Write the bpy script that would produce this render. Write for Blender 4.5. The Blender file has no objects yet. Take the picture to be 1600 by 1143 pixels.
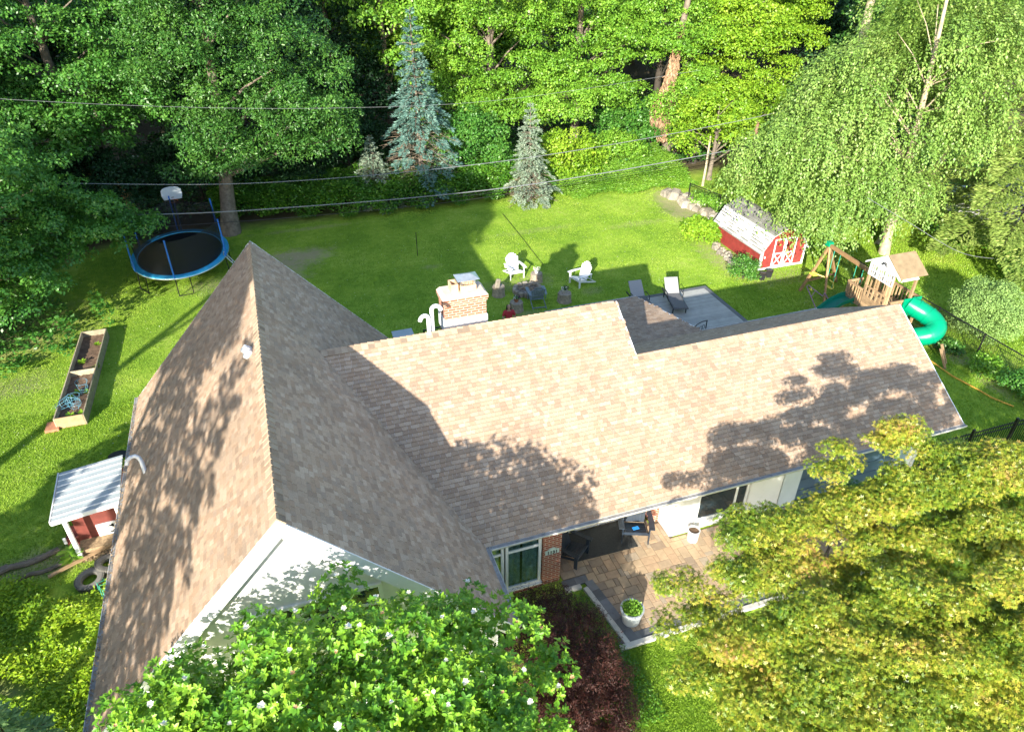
import bpy, bmesh, math, random
import numpy as np
from mathutils import Vector, Matrix, Euler
R_ = random.Random(7)
rng = np.random.default_rng(11)
sc = bpy.context.scene
col = sc.collection
rad = math.radians

# ------------------------------------------------------------ camera, light
SUN = Vector((.611, .918, -.425)).normalized()       # direction the sunlight travels
SUN_EL, SUN_ROT = rad(21.07), rad(213.6)
cd = bpy.data.cameras.new('camera'); cam = bpy.data.objects.new('camera', cd); col.objects.link(cam)
sc.camera = cam
pitch, roll, yaw = rad(33.956), rad(.202), rad(19.062)
F = Vector((math.sin(yaw)*math.cos(pitch), math.cos(yaw)*math.cos(pitch), -math.sin(pitch)))
R0 = Vector((math.cos(yaw), -math.sin(yaw), 0)); U0 = R0.cross(F)
RR = R0*math.cos(roll)+U0*math.sin(roll); UU = -R0*math.sin(roll)+U0*math.cos(roll)
cam.matrix_world = Matrix(((RR.x, UU.x, -F.x, 0), (RR.y, UU.y, -F.y, 0), (RR.z, UU.z, -F.z, 15.4), (0, 0, 0, 1)))
cd.sensor_width = 36; cd.lens = 1119.1/1600*36; cd.clip_start = .1; cd.clip_end = 2000

w = bpy.data.worlds.new('World'); sc.world = w; w.use_nodes = True
nt = w.node_tree; bg = nt.nodes['Background']
sky = nt.nodes.new('ShaderNodeTexSky'); sky.sky_type = 'NISHITA'; sky.sun_disc = False
sky.sun_elevation = SUN_EL; sky.sun_rotation = SUN_ROT; sky.air_density = 1.0; sky.dust_density = .6; sky.ozone_density = 1.0
nt.links.new(sky.outputs[0], bg.inputs[0]); bg.inputs[1].default_value = .15
sd = bpy.data.lights.new('sun', 'SUN'); so = bpy.data.objects.new('sun', sd); col.objects.link(so)
sd.energy = 5.0; sd.angle = rad(.5); sd.color = (1, .93, .80)
so.rotation_euler = SUN.to_track_quat('-Z', 'Y').to_euler(); so.location = (-20, -30, 40)
sc.view_settings.view_transform = 'Standard'; sc.view_settings.look = 'None'
sc.view_settings.exposure = 1.3; sc.view_settings.gamma = 1.0
sc.cycles.max_bounces = 7; sc.cycles.diffuse_bounces = 3; sc.cycles.glossy_bounces = 2
sc.cycles.transmission_bounces = 5; sc.cycles.transparent_max_bounces = 8

# ------------------------------------------------------------ helpers
def tag(o, label=None, cat=None, group=None, kind=None):
    if label: o['label'] = label
    if cat: o['category'] = cat
    if group: o['group'] = group
    if kind: o['kind'] = kind
    return o
def thing(name, label, cat, loc=(0, 0, 0), rz=0, group=None):
    o = bpy.data.objects.new(name, None); col.objects.link(o); o.empty_display_size = .3
    o.location = loc; o.rotation_euler = (0, 0, rad(rz))
    return tag(o, label, cat, group)
def copy_tree(o, parent=None):
    c = o.copy(); col.objects.link(c); c.parent = parent
    for ch in list(o.children): copy_tree(ch, c)
    return c
class MB:
    def __init__(s): s.v = []; s.f = []; s.r = []
    def add(s, vs, fs, r=None):
        n = len(s.v); s.v += [tuple(x) for x in vs]
        for f in fs: s.f.append([n+i for i in f]); s.r.append(R_.random() if r is None else r)
        return s
    def box(s, c, d, rz=0, rx=0, ry=0, r=None, taper=1):
        M = Euler((rad(rx), rad(ry), rad(rz))).to_matrix(); c = Vector(c)
        vs = []
        for z in (-1, 1):
            k = taper if z > 0 else 1
            for x, y in ((-1, -1), (1, -1), (1, 1), (-1, 1)):
                vs.append(c+M@Vector((x*d[0]/2*k, y*d[1]/2*k, z*d[2]/2)))
        rr = R_.random() if r is None else r
        return s.add(vs, [(3, 2, 1, 0), (4, 5, 6, 7), (0, 1, 5, 4), (1, 2, 6, 5), (2, 3, 7, 6), (3, 0, 4, 7)], rr)
    def b2(s, a, b, r=None):
        return s.box([(a[i]+b[i])/2 for i in range(3)], [abs(b[i]-a[i]) for i in range(3)], r=r)
    def beam(s, a, b, wd, th, up=(0, 0, 1), r=None):
        a, b = Vector(a), Vector(b); d = (b-a).normalized(); up = Vector(up)
        x = d.cross(up)
        if x.length < 1e-4: x = d.cross(Vector((1, 0, 0)))
        x.normalize(); y = x.cross(d)
        vs = []
        for p in (a, b):
            for i, j in ((-1, -1), (1, -1), (1, 1), (-1, 1)): vs.append(p+x*i*wd/2+y*j*th/2)
        return s.add(vs, [(0, 1, 2, 3), (7, 6, 5, 4), (0, 4, 5, 1), (1, 5, 6, 2), (2, 6, 7, 3), (3, 7, 4, 0)], R_.random() if r is None else r)
    def tube(s, pts, rs, n=8, cap=True, closed=False):
        pts = [Vector(p) for p in pts]; m = len(pts)
        if not hasattr(rs, '__len__'): rs = [rs]*m
        vs = []; prev = None
        for i, p in enumerate(pts):
            if closed: d = pts[(i+1) % m]-pts[i-1]
            else: d = pts[min(i+1, m-1)]-pts[max(i-1, 0)]
            d.normalize()
            if prev is None: x = d.orthogonal().normalized()
            else:
                x = prev-d*prev.dot(d)
                x = x.normalized() if x.length > 1e-6 else d.orthogonal().normalized()
            prev = x; y = d.cross(x)
            for k in range(n):
                a = 2*math.pi*k/n; vs.append(p+(x*math.cos(a)+y*math.sin(a))*rs[i])
        fs = []
        for i in range(m if closed else m-1):
            j = (i+1) % m
            for k in range(n):
                k2 = (k+1) % n; fs.append((i*n+k, i*n+k2, j*n+k2, j*n+k))
        if cap and not closed: fs += [tuple(range(n-1, -1, -1)), tuple((m-1)*n+k for k in range(n))]
        return s.add(vs, fs, R_.random())
    def lathe(s, prof, c=(0, 0, 0), n=24, sx=1, sy=1):
        c = Vector(c); vs = []
        for r, z in prof:
            for k in range(n):
                a = 2*math.pi*k/n; vs.append(c+Vector((r*math.cos(a)*sx, r*math.sin(a)*sy, z)))
        fs = []
        for i in range(len(prof)-1):
            for k in range(n):
                k2 = (k+1) % n; fs.append((i*n+k, i*n+k2, (i+1)*n+k2, (i+1)*n+k))
        if prof[0][0] > .001: fs.append(tuple(range(n-1, -1, -1)))
        if prof[-1][0] > .001: fs.append(tuple((len(prof)-1)*n+k for k in range(n)))
        return s.add(vs, fs, R_.random())
    def prism(s, poly, n, th, r=None):
        n = Vector(n).normalized()*th; k = len(poly)
        a = [Vector(p) for p in poly]; vs = a+[p+n for p in a]
        fs = [tuple(range(k-1, -1, -1)), tuple(range(k, 2*k))]+[(i, (i+1) % k, k+(i+1) % k, k+i) for i in range(k)]
        return s.add(vs, fs, r)
    def build(s, name, mat, parent=None, smooth=False, bevel=0, loc=None, label=None, recalc=True):
        me = bpy.data.meshes.new(name); me.from_pydata(s.v, [], s.f)
        at = me.attributes.new('rnd', 'FLOAT', 'FACE'); at.data.foreach_set('value', s.r)
        if recalc:
            bm = bmesh.new(); bm.from_mesh(me); bmesh.ops.recalc_face_normals(bm, faces=bm.faces)
            bm.to_mesh(me); bm.free()
        if smooth:
            me.polygons.foreach_set('use_smooth', [True]*len(me.polygons))
            try: me.set_sharp_from_angle(angle=rad(40))
            except Exception: pass
        me.materials.append(mat)
        o = bpy.data.objects.new(name, me); col.objects.link(o); o.parent = parent
        if loc: o.location = loc
        if label: o['label'] = label
        if bevel:
            b = o.modifiers.new('bevel', 'BEVEL'); b.width = bevel; b.segments = 1; b.limit_method = 'ANGLE'
        return o

# ------------------------------------------------------------ materials
MATS = {}
def nodes_of(name, rough=.6, spec=.5):
    m = bpy.data.materials.new(name); m.use_nodes = True; nt = m.node_tree
    b = nt.nodes['Principled BSDF']; b.inputs['Roughness'].default_value = rough
    b.inputs['Specular IOR Level'].default_value = spec
    MATS[name] = m
    return m, nt, b
def rgba(c): return (c[0], c[1], c[2], 1)
def ramp(nt, cols, interp='LINEAR'):
    n = nt.nodes.new('ShaderNodeValToRGB'); e = n.color_ramp.elements; n.color_ramp.interpolation = interp
    k = len(cols)
    while len(e) < k: e.new(.5)
    for i, c in enumerate(cols):
        p = i/(k if interp == 'CONSTANT' else k-1)
        if len(c) == 4: p = c[3]
        e[i].position = p; e[i].color = rgba(c)
    return n
def noise(nt, scale, detail=4, vec=None, rough=.55):
    n = nt.nodes.new('ShaderNodeTexNoise'); n.inputs['Scale'].default_value = scale
    n.inputs['Detail'].default_value = detail; n.inputs['Roughness'].default_value = rough
    if vec is not None: nt.links.new(vec, n.inputs['Vector'])
    return n
def mix(nt, a, b, fac, mode='MIX'):
    n = nt.nodes.new('ShaderNodeMix'); n.data_type = 'RGBA'; n.blend_type = mode
    for sock, v in ((n.inputs[0], fac), (n.inputs[6], a), (n.inputs[7], b)):
        if isinstance(v, (int, float)): sock.default_value = v
        elif isinstance(v, (tuple, list)): sock.default_value = rgba(v)
        else: nt.links.new(v, sock)
    return n.outputs[2]
def math_(nt, op, a, b=0.0, c=None):
    n = nt.nodes.new('ShaderNodeMath'); n.operation = op
    for i, v in enumerate((a, b, c)):
        if v is None: continue
        if isinstance(v, (int, float)): n.inputs[i].default_value = v
        else: nt.links.new(v, n.inputs[i])
    return n.outputs[0]
def maprange(nt, v, a, b, c=0., d=1.):
    n = nt.nodes.new('ShaderNodeMapRange'); nt.links.new(v, n.inputs[0])
    n.inputs[1].default_value = a; n.inputs[2].default_value = b; n.inputs[3].default_value = c; n.inputs[4].default_value = d
    return n.outputs[0]
def objvec(nt): return nt.nodes.new('ShaderNodeTexCoord').outputs['Object']
def attr(nt, name='rnd'):
    n = nt.nodes.new('ShaderNodeAttribute'); n.attribute_name = name; return n
def bump(nt, b, h, strength=.3, dist=.02):
    n = nt.nodes.new('ShaderNodeBump'); n.inputs['Strength'].default_value = strength; n.inputs['Distance'].default_value = dist
    nt.links.new(h, n.inputs['Height']); nt.links.new(n.outputs[0], b.inputs['Normal'])
def simple(name, c, rough=.6, var=.15, scale=3., spec=.5, metal=0., bmp=0., rndvar=0., grime=None):
    m, nt, b = nodes_of(name, rough, spec); v = objvec(nt)
    n = noise(nt, scale, 6, v)
    lo = [max(0, x*(1-var)) for x in c]; hi = [min(1, x*(1+var)) for x in c]
    rp = ramp(nt, [(*lo, .3), (*hi, .7)]); nt.links.new(n.outputs[0], rp.inputs[0])
    out = rp.outputs[0]
    if rndvar:
        a = attr(nt); k = maprange(nt, a.outputs['Fac'], 0, 1, 1-rndvar, 1+rndvar)
        cc = nt.nodes.new('ShaderNodeCombineColor')
        for i in range(3): nt.links.new(k, cc.inputs[i])
        out = mix(nt, out, cc.outputs[0], 1., 'MULTIPLY')
    if grime:
        g = noise(nt, 1.3, 8, v, .7); gf = maprange(nt, g.outputs[0], .5, .75, 0, .7)
        out = mix(nt, out, grime, gf)
    nt.links.new(out, b.inputs['Base Color']); b.inputs['Metallic'].default_value = metal
    if bmp:
        n2 = noise(nt, scale*12, 4, v); bump(nt, b, n2.outputs[0], bmp, .01)
    return m
def leafmat(name, cols, transl=.35, rough=.45, tcol=None, spec=.3, clump=.35, cscale=.5):
    transl *= .55
    """leaf colours picked per leaf, with a slow drift between branches"""
    m, nt, b = nodes_of(name, rough, spec)
    a = attr(nt); g = nt.nodes.new('ShaderNodeNewGeometry')
    n = noise(nt, cscale, 2, g.outputs['Position'])
    f = math_(nt, 'ADD', math_(nt, 'MULTIPLY', a.outputs['Fac'], 1-clump), math_(nt, 'MULTIPLY', maprange(nt, n.outputs[0], .3, .7), clump))
    rp = ramp(nt, cols); nt.links.new(f, rp.inputs[0])
    nt.links.new(rp.outputs[0], b.inputs['Base Color'])
    t = nt.nodes.new('ShaderNodeBsdfTranslucent')
    tc = mix(nt, rp.outputs[0], tcol or (.55, .75, .08), .35)
    nt.links.new(tc, t.inputs[0])
    ms = nt.nodes.new('ShaderNodeMixShader'); ms.inputs[0].default_value = transl
    nt.links.new(b.outputs[0], ms.inputs[1]); nt.links.new(t.outputs[0], ms.inputs[2])
    nt.links.new(ms.outputs[0], nt.nodes['Material Output'].inputs[0])
    return m
def each(s, name, mat, parent=None, **k):   # one object for every solid that was added
    pieces = []; par = list(range(len(s.v)))
    def fd(i):
        while par[i] != i: par[i] = par[par[i]]; i = par[i]
        return i
    for f in s.f:
        for i in f[1:]: par[fd(i)] = fd(f[0])
    groups = {}
    for f, r in zip(s.f, s.r): groups.setdefault(fd(f[0]), []).append((f, r))
    out = []
    for g in groups.values():
        m = MB(); mp = {}
        for f, r in g:
            nf = []
            for i in f:
                if i not in mp: mp[i] = len(m.v); m.v.append(s.v[i])
                nf.append(mp[i])
            m.f.append(nf); m.r.append(r)
        out.append(m.build(name, mat, parent, **k))
    return out
MB.each = each
def shinglemat(name, pal, dirt=.25, dirtcol=(.12, .10, .08)):
    m, nt, b = nodes_of(name, .85, .25); v = objvec(nt)
    a = attr(nt); k_ = len(pal); pal = [(*c, i/k_*.95) for i, c in enumerate(pal)]+[(*[x*.66 for x in pal[3]], .955)]
    rp = ramp(nt, pal, 'CONSTANT'); nt.links.new(a.outputs['Fac'], rp.inputs[0])
    gr = noise(nt, 90, 2, v); g1 = ramp(nt, [(.72, .72, .72), (1.2, 1.2, 1.2)])
    nt.links.new(maprange(nt, gr.outputs[0], .3, .7), g1.inputs[0])
    c = mix(nt, rp.outputs[0], g1.outputs[0], 1., 'MULTIPLY')
    big = noise(nt, .45, 6, v, .65); f = maprange(nt, big.outputs[0], .45, .75, 0, dirt)
    c = mix(nt, c, dirtcol, f)
    nt.links.new(c, b.inputs['Base Color']); bump(nt, b, gr.outputs[0], .25, .004)
    return m
def brickmat(name, c1, c2, mortar, bw=.215, bh=.075, ms=.011, bmp=.6):
    m, nt, b = nodes_of(name, .85, .2); v = objvec(nt)
    sp = nt.nodes.new('ShaderNodeSeparateXYZ'); nt.links.new(v, sp.inputs[0])
    cb = nt.nodes.new('ShaderNodeCombineXYZ'); nt.links.new(math_(nt, 'ADD', sp.outputs[0], sp.outputs[1]), cb.inputs[0]); nt.links.new(sp.outputs[2], cb.inputs[1])
    t = nt.nodes.new('ShaderNodeTexBrick'); nt.links.new(cb.outputs[0], t.inputs['Vector'])
    t.inputs['Color1'].default_value = rgba(c1); t.inputs['Color2'].default_value = rgba(c2); t.inputs['Mortar'].default_value = rgba(mortar)
    t.inputs['Scale'].default_value = 1; t.inputs['Brick Width'].default_value = bw; t.inputs['Row Height'].default_value = bh
    t.inputs['Mortar Size'].default_value = ms; t.inputs['Mortar Smooth'].default_value = .1; t.inputs['Bias'].default_value = 0
    n = noise(nt, 14, 5, v); g = ramp(nt, [(.7, .7, .7), (1.25, 1.2, 1.15)]); nt.links.new(n.outputs[0], g.inputs[0])
    nt.links.new(mix(nt, t.outputs['Color'], g.outputs[0], 1., 'MULTIPLY'), b.inputs['Base Color'])
    bump(nt, b, math_(nt, 'SUBTRACT', 1.0, t.outputs['Fac']), bmp, .012)
    return m

PAL = [(0.468, 0.334, 0.233), (0.406, 0.285, 0.195), (0.503, 0.366, 0.258), (0.365, 0.257, 0.181), (0.45, 0.328, 0.235), (0.484, 0.348, 0.245), (0.391, 0.29, 0.214), (0.537, 0.407, 0.3), (0.43, 0.294, 0.199), (0.461, 0.344, 0.251)]
M_SH = shinglemat('roof_shingles', PAL)
M_SHL = shinglemat('roof_shingles_weathered', [tuple(x*.82 for x in c) for c in PAL], dirt=.5, dirtcol=(.16, .13, .095))
M_RIDGE = shinglemat('ridge_shingles', [(.42, .32, .23), (.36, .26, .18), (.46, .36, .26), (.40, .30, .215)])
M_WHITE = simple('white_vinyl', (.80, .80, .79), .45, .05, 1.5, grime=(.62, .62, .58))
M_TRIM = simple('white_trim', (.82, .83, .83), .4, .04, 2)
M_GUT = simple('gutter_aluminium', (.60, .60, .59), .6, .15, 5, grime=(.35, .33, .29))
M_GUARD = simple('gutter_guard', (.30, .29, .27), .8, .3, 9, bmp=.4, grime=(.24, .21, .17))
M_BRICK = brickmat('red_brick', (.30, .065, .045), (.42, .13, .08), (.55, .47, .38))
M_CHIM = brickmat('chimney_brick', (.37, .115, .065), (.46, .175, .105), (.50, .44, .37))
M_GLASS, nt, b = nodes_of('dark_glass', .06, .9); b.inputs['Base Color'].default_value = (.02, .035, .045, 1)
M_CURT = simple('curtain', (.36, .44, .46), .8, .3, 9)
M_NAVY = simple('navy_paint', (.035, .055, .085), .4, .15, 3)
M_CHAIRNAVY = simple('navy_chair_paint', (.022, .035, .055), .35, .25, 5)
M_CHAIRSHADE = simple('shade_toned_white', (.20, .25, .29), .5, .25, 8)  # grey-blue stands in for shade on a white chair
M_CHAIRWHITE = simple('white_resin', (.80, .81, .82), .4, .05, 3)
M_GREY = simple('grey_panel', (.45, .50, .53), .5, .1, 2)
M_CONC = simple('pale_concrete', (.58, .56, .50), .85, .12, 6, bmp=.3)
M_DKPAVE = simple('charcoal_paver', (.17, .175, .18), .85, .15, 5, bmp=.3, rndvar=.25)
M_MUD = simple('joint_sand', (.17, .13, .09), .95, .3, 8)
M_SOIL = simple('garden_soil', (.15, .095, .06), .95, .45, 7, bmp=.8)
M_WOOD = simple('weathered_wood', (.33, .28, .19), .8, .25, 6, rndvar=.25, bmp=.3)
M_CEDAR = simple('cedar_wood', (.38, .22, .10), .7, .2, 5, rndvar=.22, bmp=.2)
M_CEDARL = simple('pale_cedar', (.37, .245, .135), .75, .2, 5, rndvar=.22, bmp=.2)
M_BARK = simple('grey_bark', (.19, .155, .12), .9, .4, 5, bmp=.9)
M_BARKP = simple('pale_bark', (.42, .35, .24), .9, .35, 4, bmp=.9)
M_BARKR = simple('reddish_bark', (.26, .15, .10), .9, .4, 5, bmp=.9)
M_BARKD = simple('dark_bark', (.055, .045, .035), .9, .4, 5, bmp=.7)
M_TWIG = simple('dead_twigs', (.30, .23, .16), .9, .3, 5)
M_STONE = simple('field_stone', (.30, .265, .21), .9, .3, 4, rndvar=.3, bmp=.6)
M_BLACK = simple('black_metal', (.012, .012, .013), .35, .2, 4)
M_BLACKP = simple('black_plastic', (.02, .021, .023), .5, .2, 4)
M_STEEL = simple('galvanised_steel', (.62, .66, .68), .3, .12, 8, metal=.7)
M_RED = simple('barn_red_paint', (.27, .035, .028), .7, .25, 5, rndvar=.1, grime=(.22, .07, .05))
M_COOPRED = simple('coop_red_paint', (.17, .04, .03), .65, .22, 5)
M_BARNROOF = simple('pale_mineral_roof', (.60, .58, .53), .9, .15, 9, grime=(.36, .36, .30))
M_BLUE = simple('blue_vinyl', (.04, .40, .72), .45, .12, 4)
M_BLUEPOLE = simple('blue_foam', (.02, .16, .60), .5, .12, 4)
M_MAT = simple('trampoline_mat', (.005, .006, .008), .8, .3, 3, spec=.15, grime=(.02, .016, .013))
M_TERRA = simple('terracotta', (.42, .16, .08), .8, .2, 5)
M_PINK = simple('mauve_metal', (.30, .17, .24), .4, .1, 4)
M_GREENP = simple('green_slide_plastic', (.0, .27, .135), .28, .08, 2)
M_DKGREENP = simple('dark_green_slide_plastic', (.0, .15, .10), .3, .1, 2)
M_TEAL = simple('green_wire', (.05, .45, .32), .4, .1, 4)
M_CYANWIRE = simple('blue_wire', (.13, .34, .46), .4, .1, 4)
M_YEL = simple('yellow_toy_plastic', (.72, .60, .10), .4, .1, 4)
M_ORANGE = simple('orange_rope', (.60, .34, .05), .6, .2, 9)
M_RUG = simple('charcoal_rug', (.045, .05, .05), .95, .3, 40, bmp=.4)
M_DECK = simple('grey_composite_deck', (.36, .36, .34), .7, .12, 3, rndvar=.1, bmp=.15)
M_DECKEDGE = simple('deck_border', (.12, .13, .14), .7, .12, 3)
M_WICKER = simple('grey_wicker', (.12, .12, .125), .7, .3, 40, bmp=.5)
M_CUSH = simple('grey_sling', (.30, .30, .30), .8, .1, 40, bmp=.3)
M_RUBBER = simple('sun_faded_tyre', (.15, .142, .128), .85, .25, 6, bmp=.5)
M_ASH = simple('ash_and_charcoal', (.20, .18, .16), .95, .6, 9, bmp=.6)
M_CABLE = simple('cable_sheath', (.17, .18, .19), .5, .2, 4)
M_LEAFLITTER = simple('dry_leaf_litter', (.34, .24, .14), .9, .45, 16, rndvar=.4)
M_SKIN = simple('skin', (.52, .30, .21), .55, .06, 8)
M_HAIR = simple('dark_hair', (.02, .014, .011), .5, .3, 20)
M_SHIRT = simple('red_cloth', (.50, .035, .045), .8, .1, 10)
M_JEAN = simple('dark_denim', (.03, .04, .07), .85, .15, 12)
M_SHOE = simple('grey_shoe', (.25, .25, .26), .7, .1, 8)
M_PETAL = simple('cream_petal', (.85, .82, .70), .5, .05, 5)
M_PETALD = simple('tan_petal', (.52, .30, .15), .6, .15, 5)
M_FLOWERP = simple('purple_petal', (.07, .02, .06), .6, .3, 5)
M_NET, nt, b = nodes_of('black_net', .6); b.inputs['Base Color'].default_value = (.01, .012, .016, 1)
tr = nt.nodes.new('ShaderNodeBsdfTransparent'); ms = nt.nodes.new('ShaderNodeMixShader'); ms.inputs[0].default_value = .32
nt.links.new(b.outputs[0], ms.inputs[1]); nt.links.new(tr.outputs[0], ms.inputs[2]); nt.links.new(ms.outputs[0], nt.nodes['Material Output'].inputs[0])

# pavers: warm mixed tan, colour per stone
M_PAVE, nt, b = nodes_of('tan_pavers', .85, .25); v = objvec(nt); a = attr(nt)
rp = ramp(nt, [(.50, .37, .24), (.44, .33, .22), (.50, .37, .24), (.34, .26, .185), (.48, .34, .22), (.42, .34, .25)], 'CONSTANT'); nt.links.new(a.outputs['Fac'], rp.inputs[0])
n = noise(nt, 9, 6, v); g = ramp(nt, [(.7, .7, .7), (1.25, 1.25, 1.25)]); nt.links.new(n.outputs[0], g.inputs[0])
nt.links.new(mix(nt, rp.outputs[0], g.outputs[0], 1., 'MULTIPLY'), b.inputs['Base Color']); bump(nt, b, n.outputs[0], .4, .01)

L_GRASS = leafmat('grass_blades', [(0.093, 0.1953, 0.013), (0.1767, 0.3162, 0.0223), (0.279, 0.4185, 0.0372), (0.4092, 0.465, 0.093)], .35, .5, (.45, .75, .05), .3, .62, .45)
L_SHADED = leafmat('shade_darkened_leaves', [(.006, .028, .010), (.012, .045, .015), (.022, .07, .022), (.035, .10, .03)], .2, .5, (.1, .3, .04), .3, .4, .5)  # leaf colour darkened to stand in for deep shade in the wood
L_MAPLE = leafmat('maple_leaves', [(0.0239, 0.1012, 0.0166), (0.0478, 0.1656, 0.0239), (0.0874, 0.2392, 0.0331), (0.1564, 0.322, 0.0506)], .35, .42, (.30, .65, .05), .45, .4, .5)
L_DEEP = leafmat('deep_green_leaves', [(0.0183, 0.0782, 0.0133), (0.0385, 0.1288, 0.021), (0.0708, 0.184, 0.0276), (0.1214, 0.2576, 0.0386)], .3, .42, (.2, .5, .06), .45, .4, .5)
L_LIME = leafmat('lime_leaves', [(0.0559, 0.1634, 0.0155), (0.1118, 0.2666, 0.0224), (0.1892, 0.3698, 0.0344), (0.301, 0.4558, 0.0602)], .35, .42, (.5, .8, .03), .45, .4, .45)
L_YLIME = leafmat('yellow_lime_leaves', [(0.086, 0.2064, 0.012), (0.1548, 0.3096, 0.0172), (0.2408, 0.3956, 0.0258), (0.344, 0.4644, 0.043)], .4, .45, (.65, .85, .04), .4, .4, .6)
L_ELM = leafmat('elm_leaves', [(0.0877, 0.186, 0.0283), (0.1515, 0.2777, 0.0471), (0.2224, 0.3507, 0.0702), (0.3116, 0.3914, 0.1205)], .35, .45, (.5, .65, .12), .45, .45, .7)
L_HEM = leafmat('hemlock_needles', [(.09, .16, .03), (.17, .26, .05), (.27, .36, .08), (.38, .45, .14)], .25, .5, (.4, .5, .1), .3, .4, .8)
L_SPRUCE = leafmat('blue_spruce_needles', [(.05, .12, .10), (.09, .19, .16), (.15, .28, .23), (.25, .38, .31)], .12, .55, (.3, .45, .4), .3, .35, 1.2)
L_SPRUCEG = leafmat('grey_green_needles', [(.13, .19, .13), (.21, .29, .20), (.31, .39, .28), (.40, .45, .32)], .12, .55, (.3, .45, .3), .3, .4, 1.2)
L_CONIF = leafmat('near_conifer_needles', [(.08, .17, .05), (.14, .26, .08), (.22, .36, .12), (.34, .45, .18)], .15, .55, (.2, .4, .1), .3, .4, 1.0)
L_MAG = leafmat('magnolia_leaves', [(.04, .15, .014), (.095, .26, .022), (.22, .41, .03), (.42, .58, .07)], .30, .42, (.55, .75, .05), .35, .5, 1.3)
L_YMAP = leafmat('golden_maple_leaves', [(0.0459, 0.1229, 0.0114), (0.123, 0.2239, 0.0174), (0.2396, 0.3103, 0.0237), (0.4057, 0.3815, 0.0453), (0.4248, 0.2087, 0.0873)], .32, .4, (.75, .70, .04), .45, .45, .8)
L_RMAP = leafmat('burgundy_maple_leaves', [(0.0165, 0.0075, 0.006), (0.0315, 0.0112, 0.009), (0.0562, 0.0165, 0.0128), (0.105, 0.0338, 0.0188)], .15, .55, (.25, .06, .03), .3, .4, 1.2)
L_VINE = leafmat('vine_leaves', [(.03, .10, .012), (.055, .17, .016), (.10, .25, .02), (.18, .34, .03)], .35, .4, (.35, .65, .05), .45, .45, .8)
L_WEED = leafmat('weed_leaves', [(0.082, 0.1968, 0.0098), (0.1665, 0.3171, 0.0143), (0.2755, 0.4133, 0.0168), (0.369, 0.4428, 0.0295)], .35, .45, (.6, .8, .04), .4, .5, .5)
L_BUSH = leafmat('arborvitae_foliage', [(.13, .23, .06), (.19, .32, .085), (.25, .40, .11), (.31, .45, .13)], .2, .5, (.4, .6, .15), .3, .3, 2)
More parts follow.
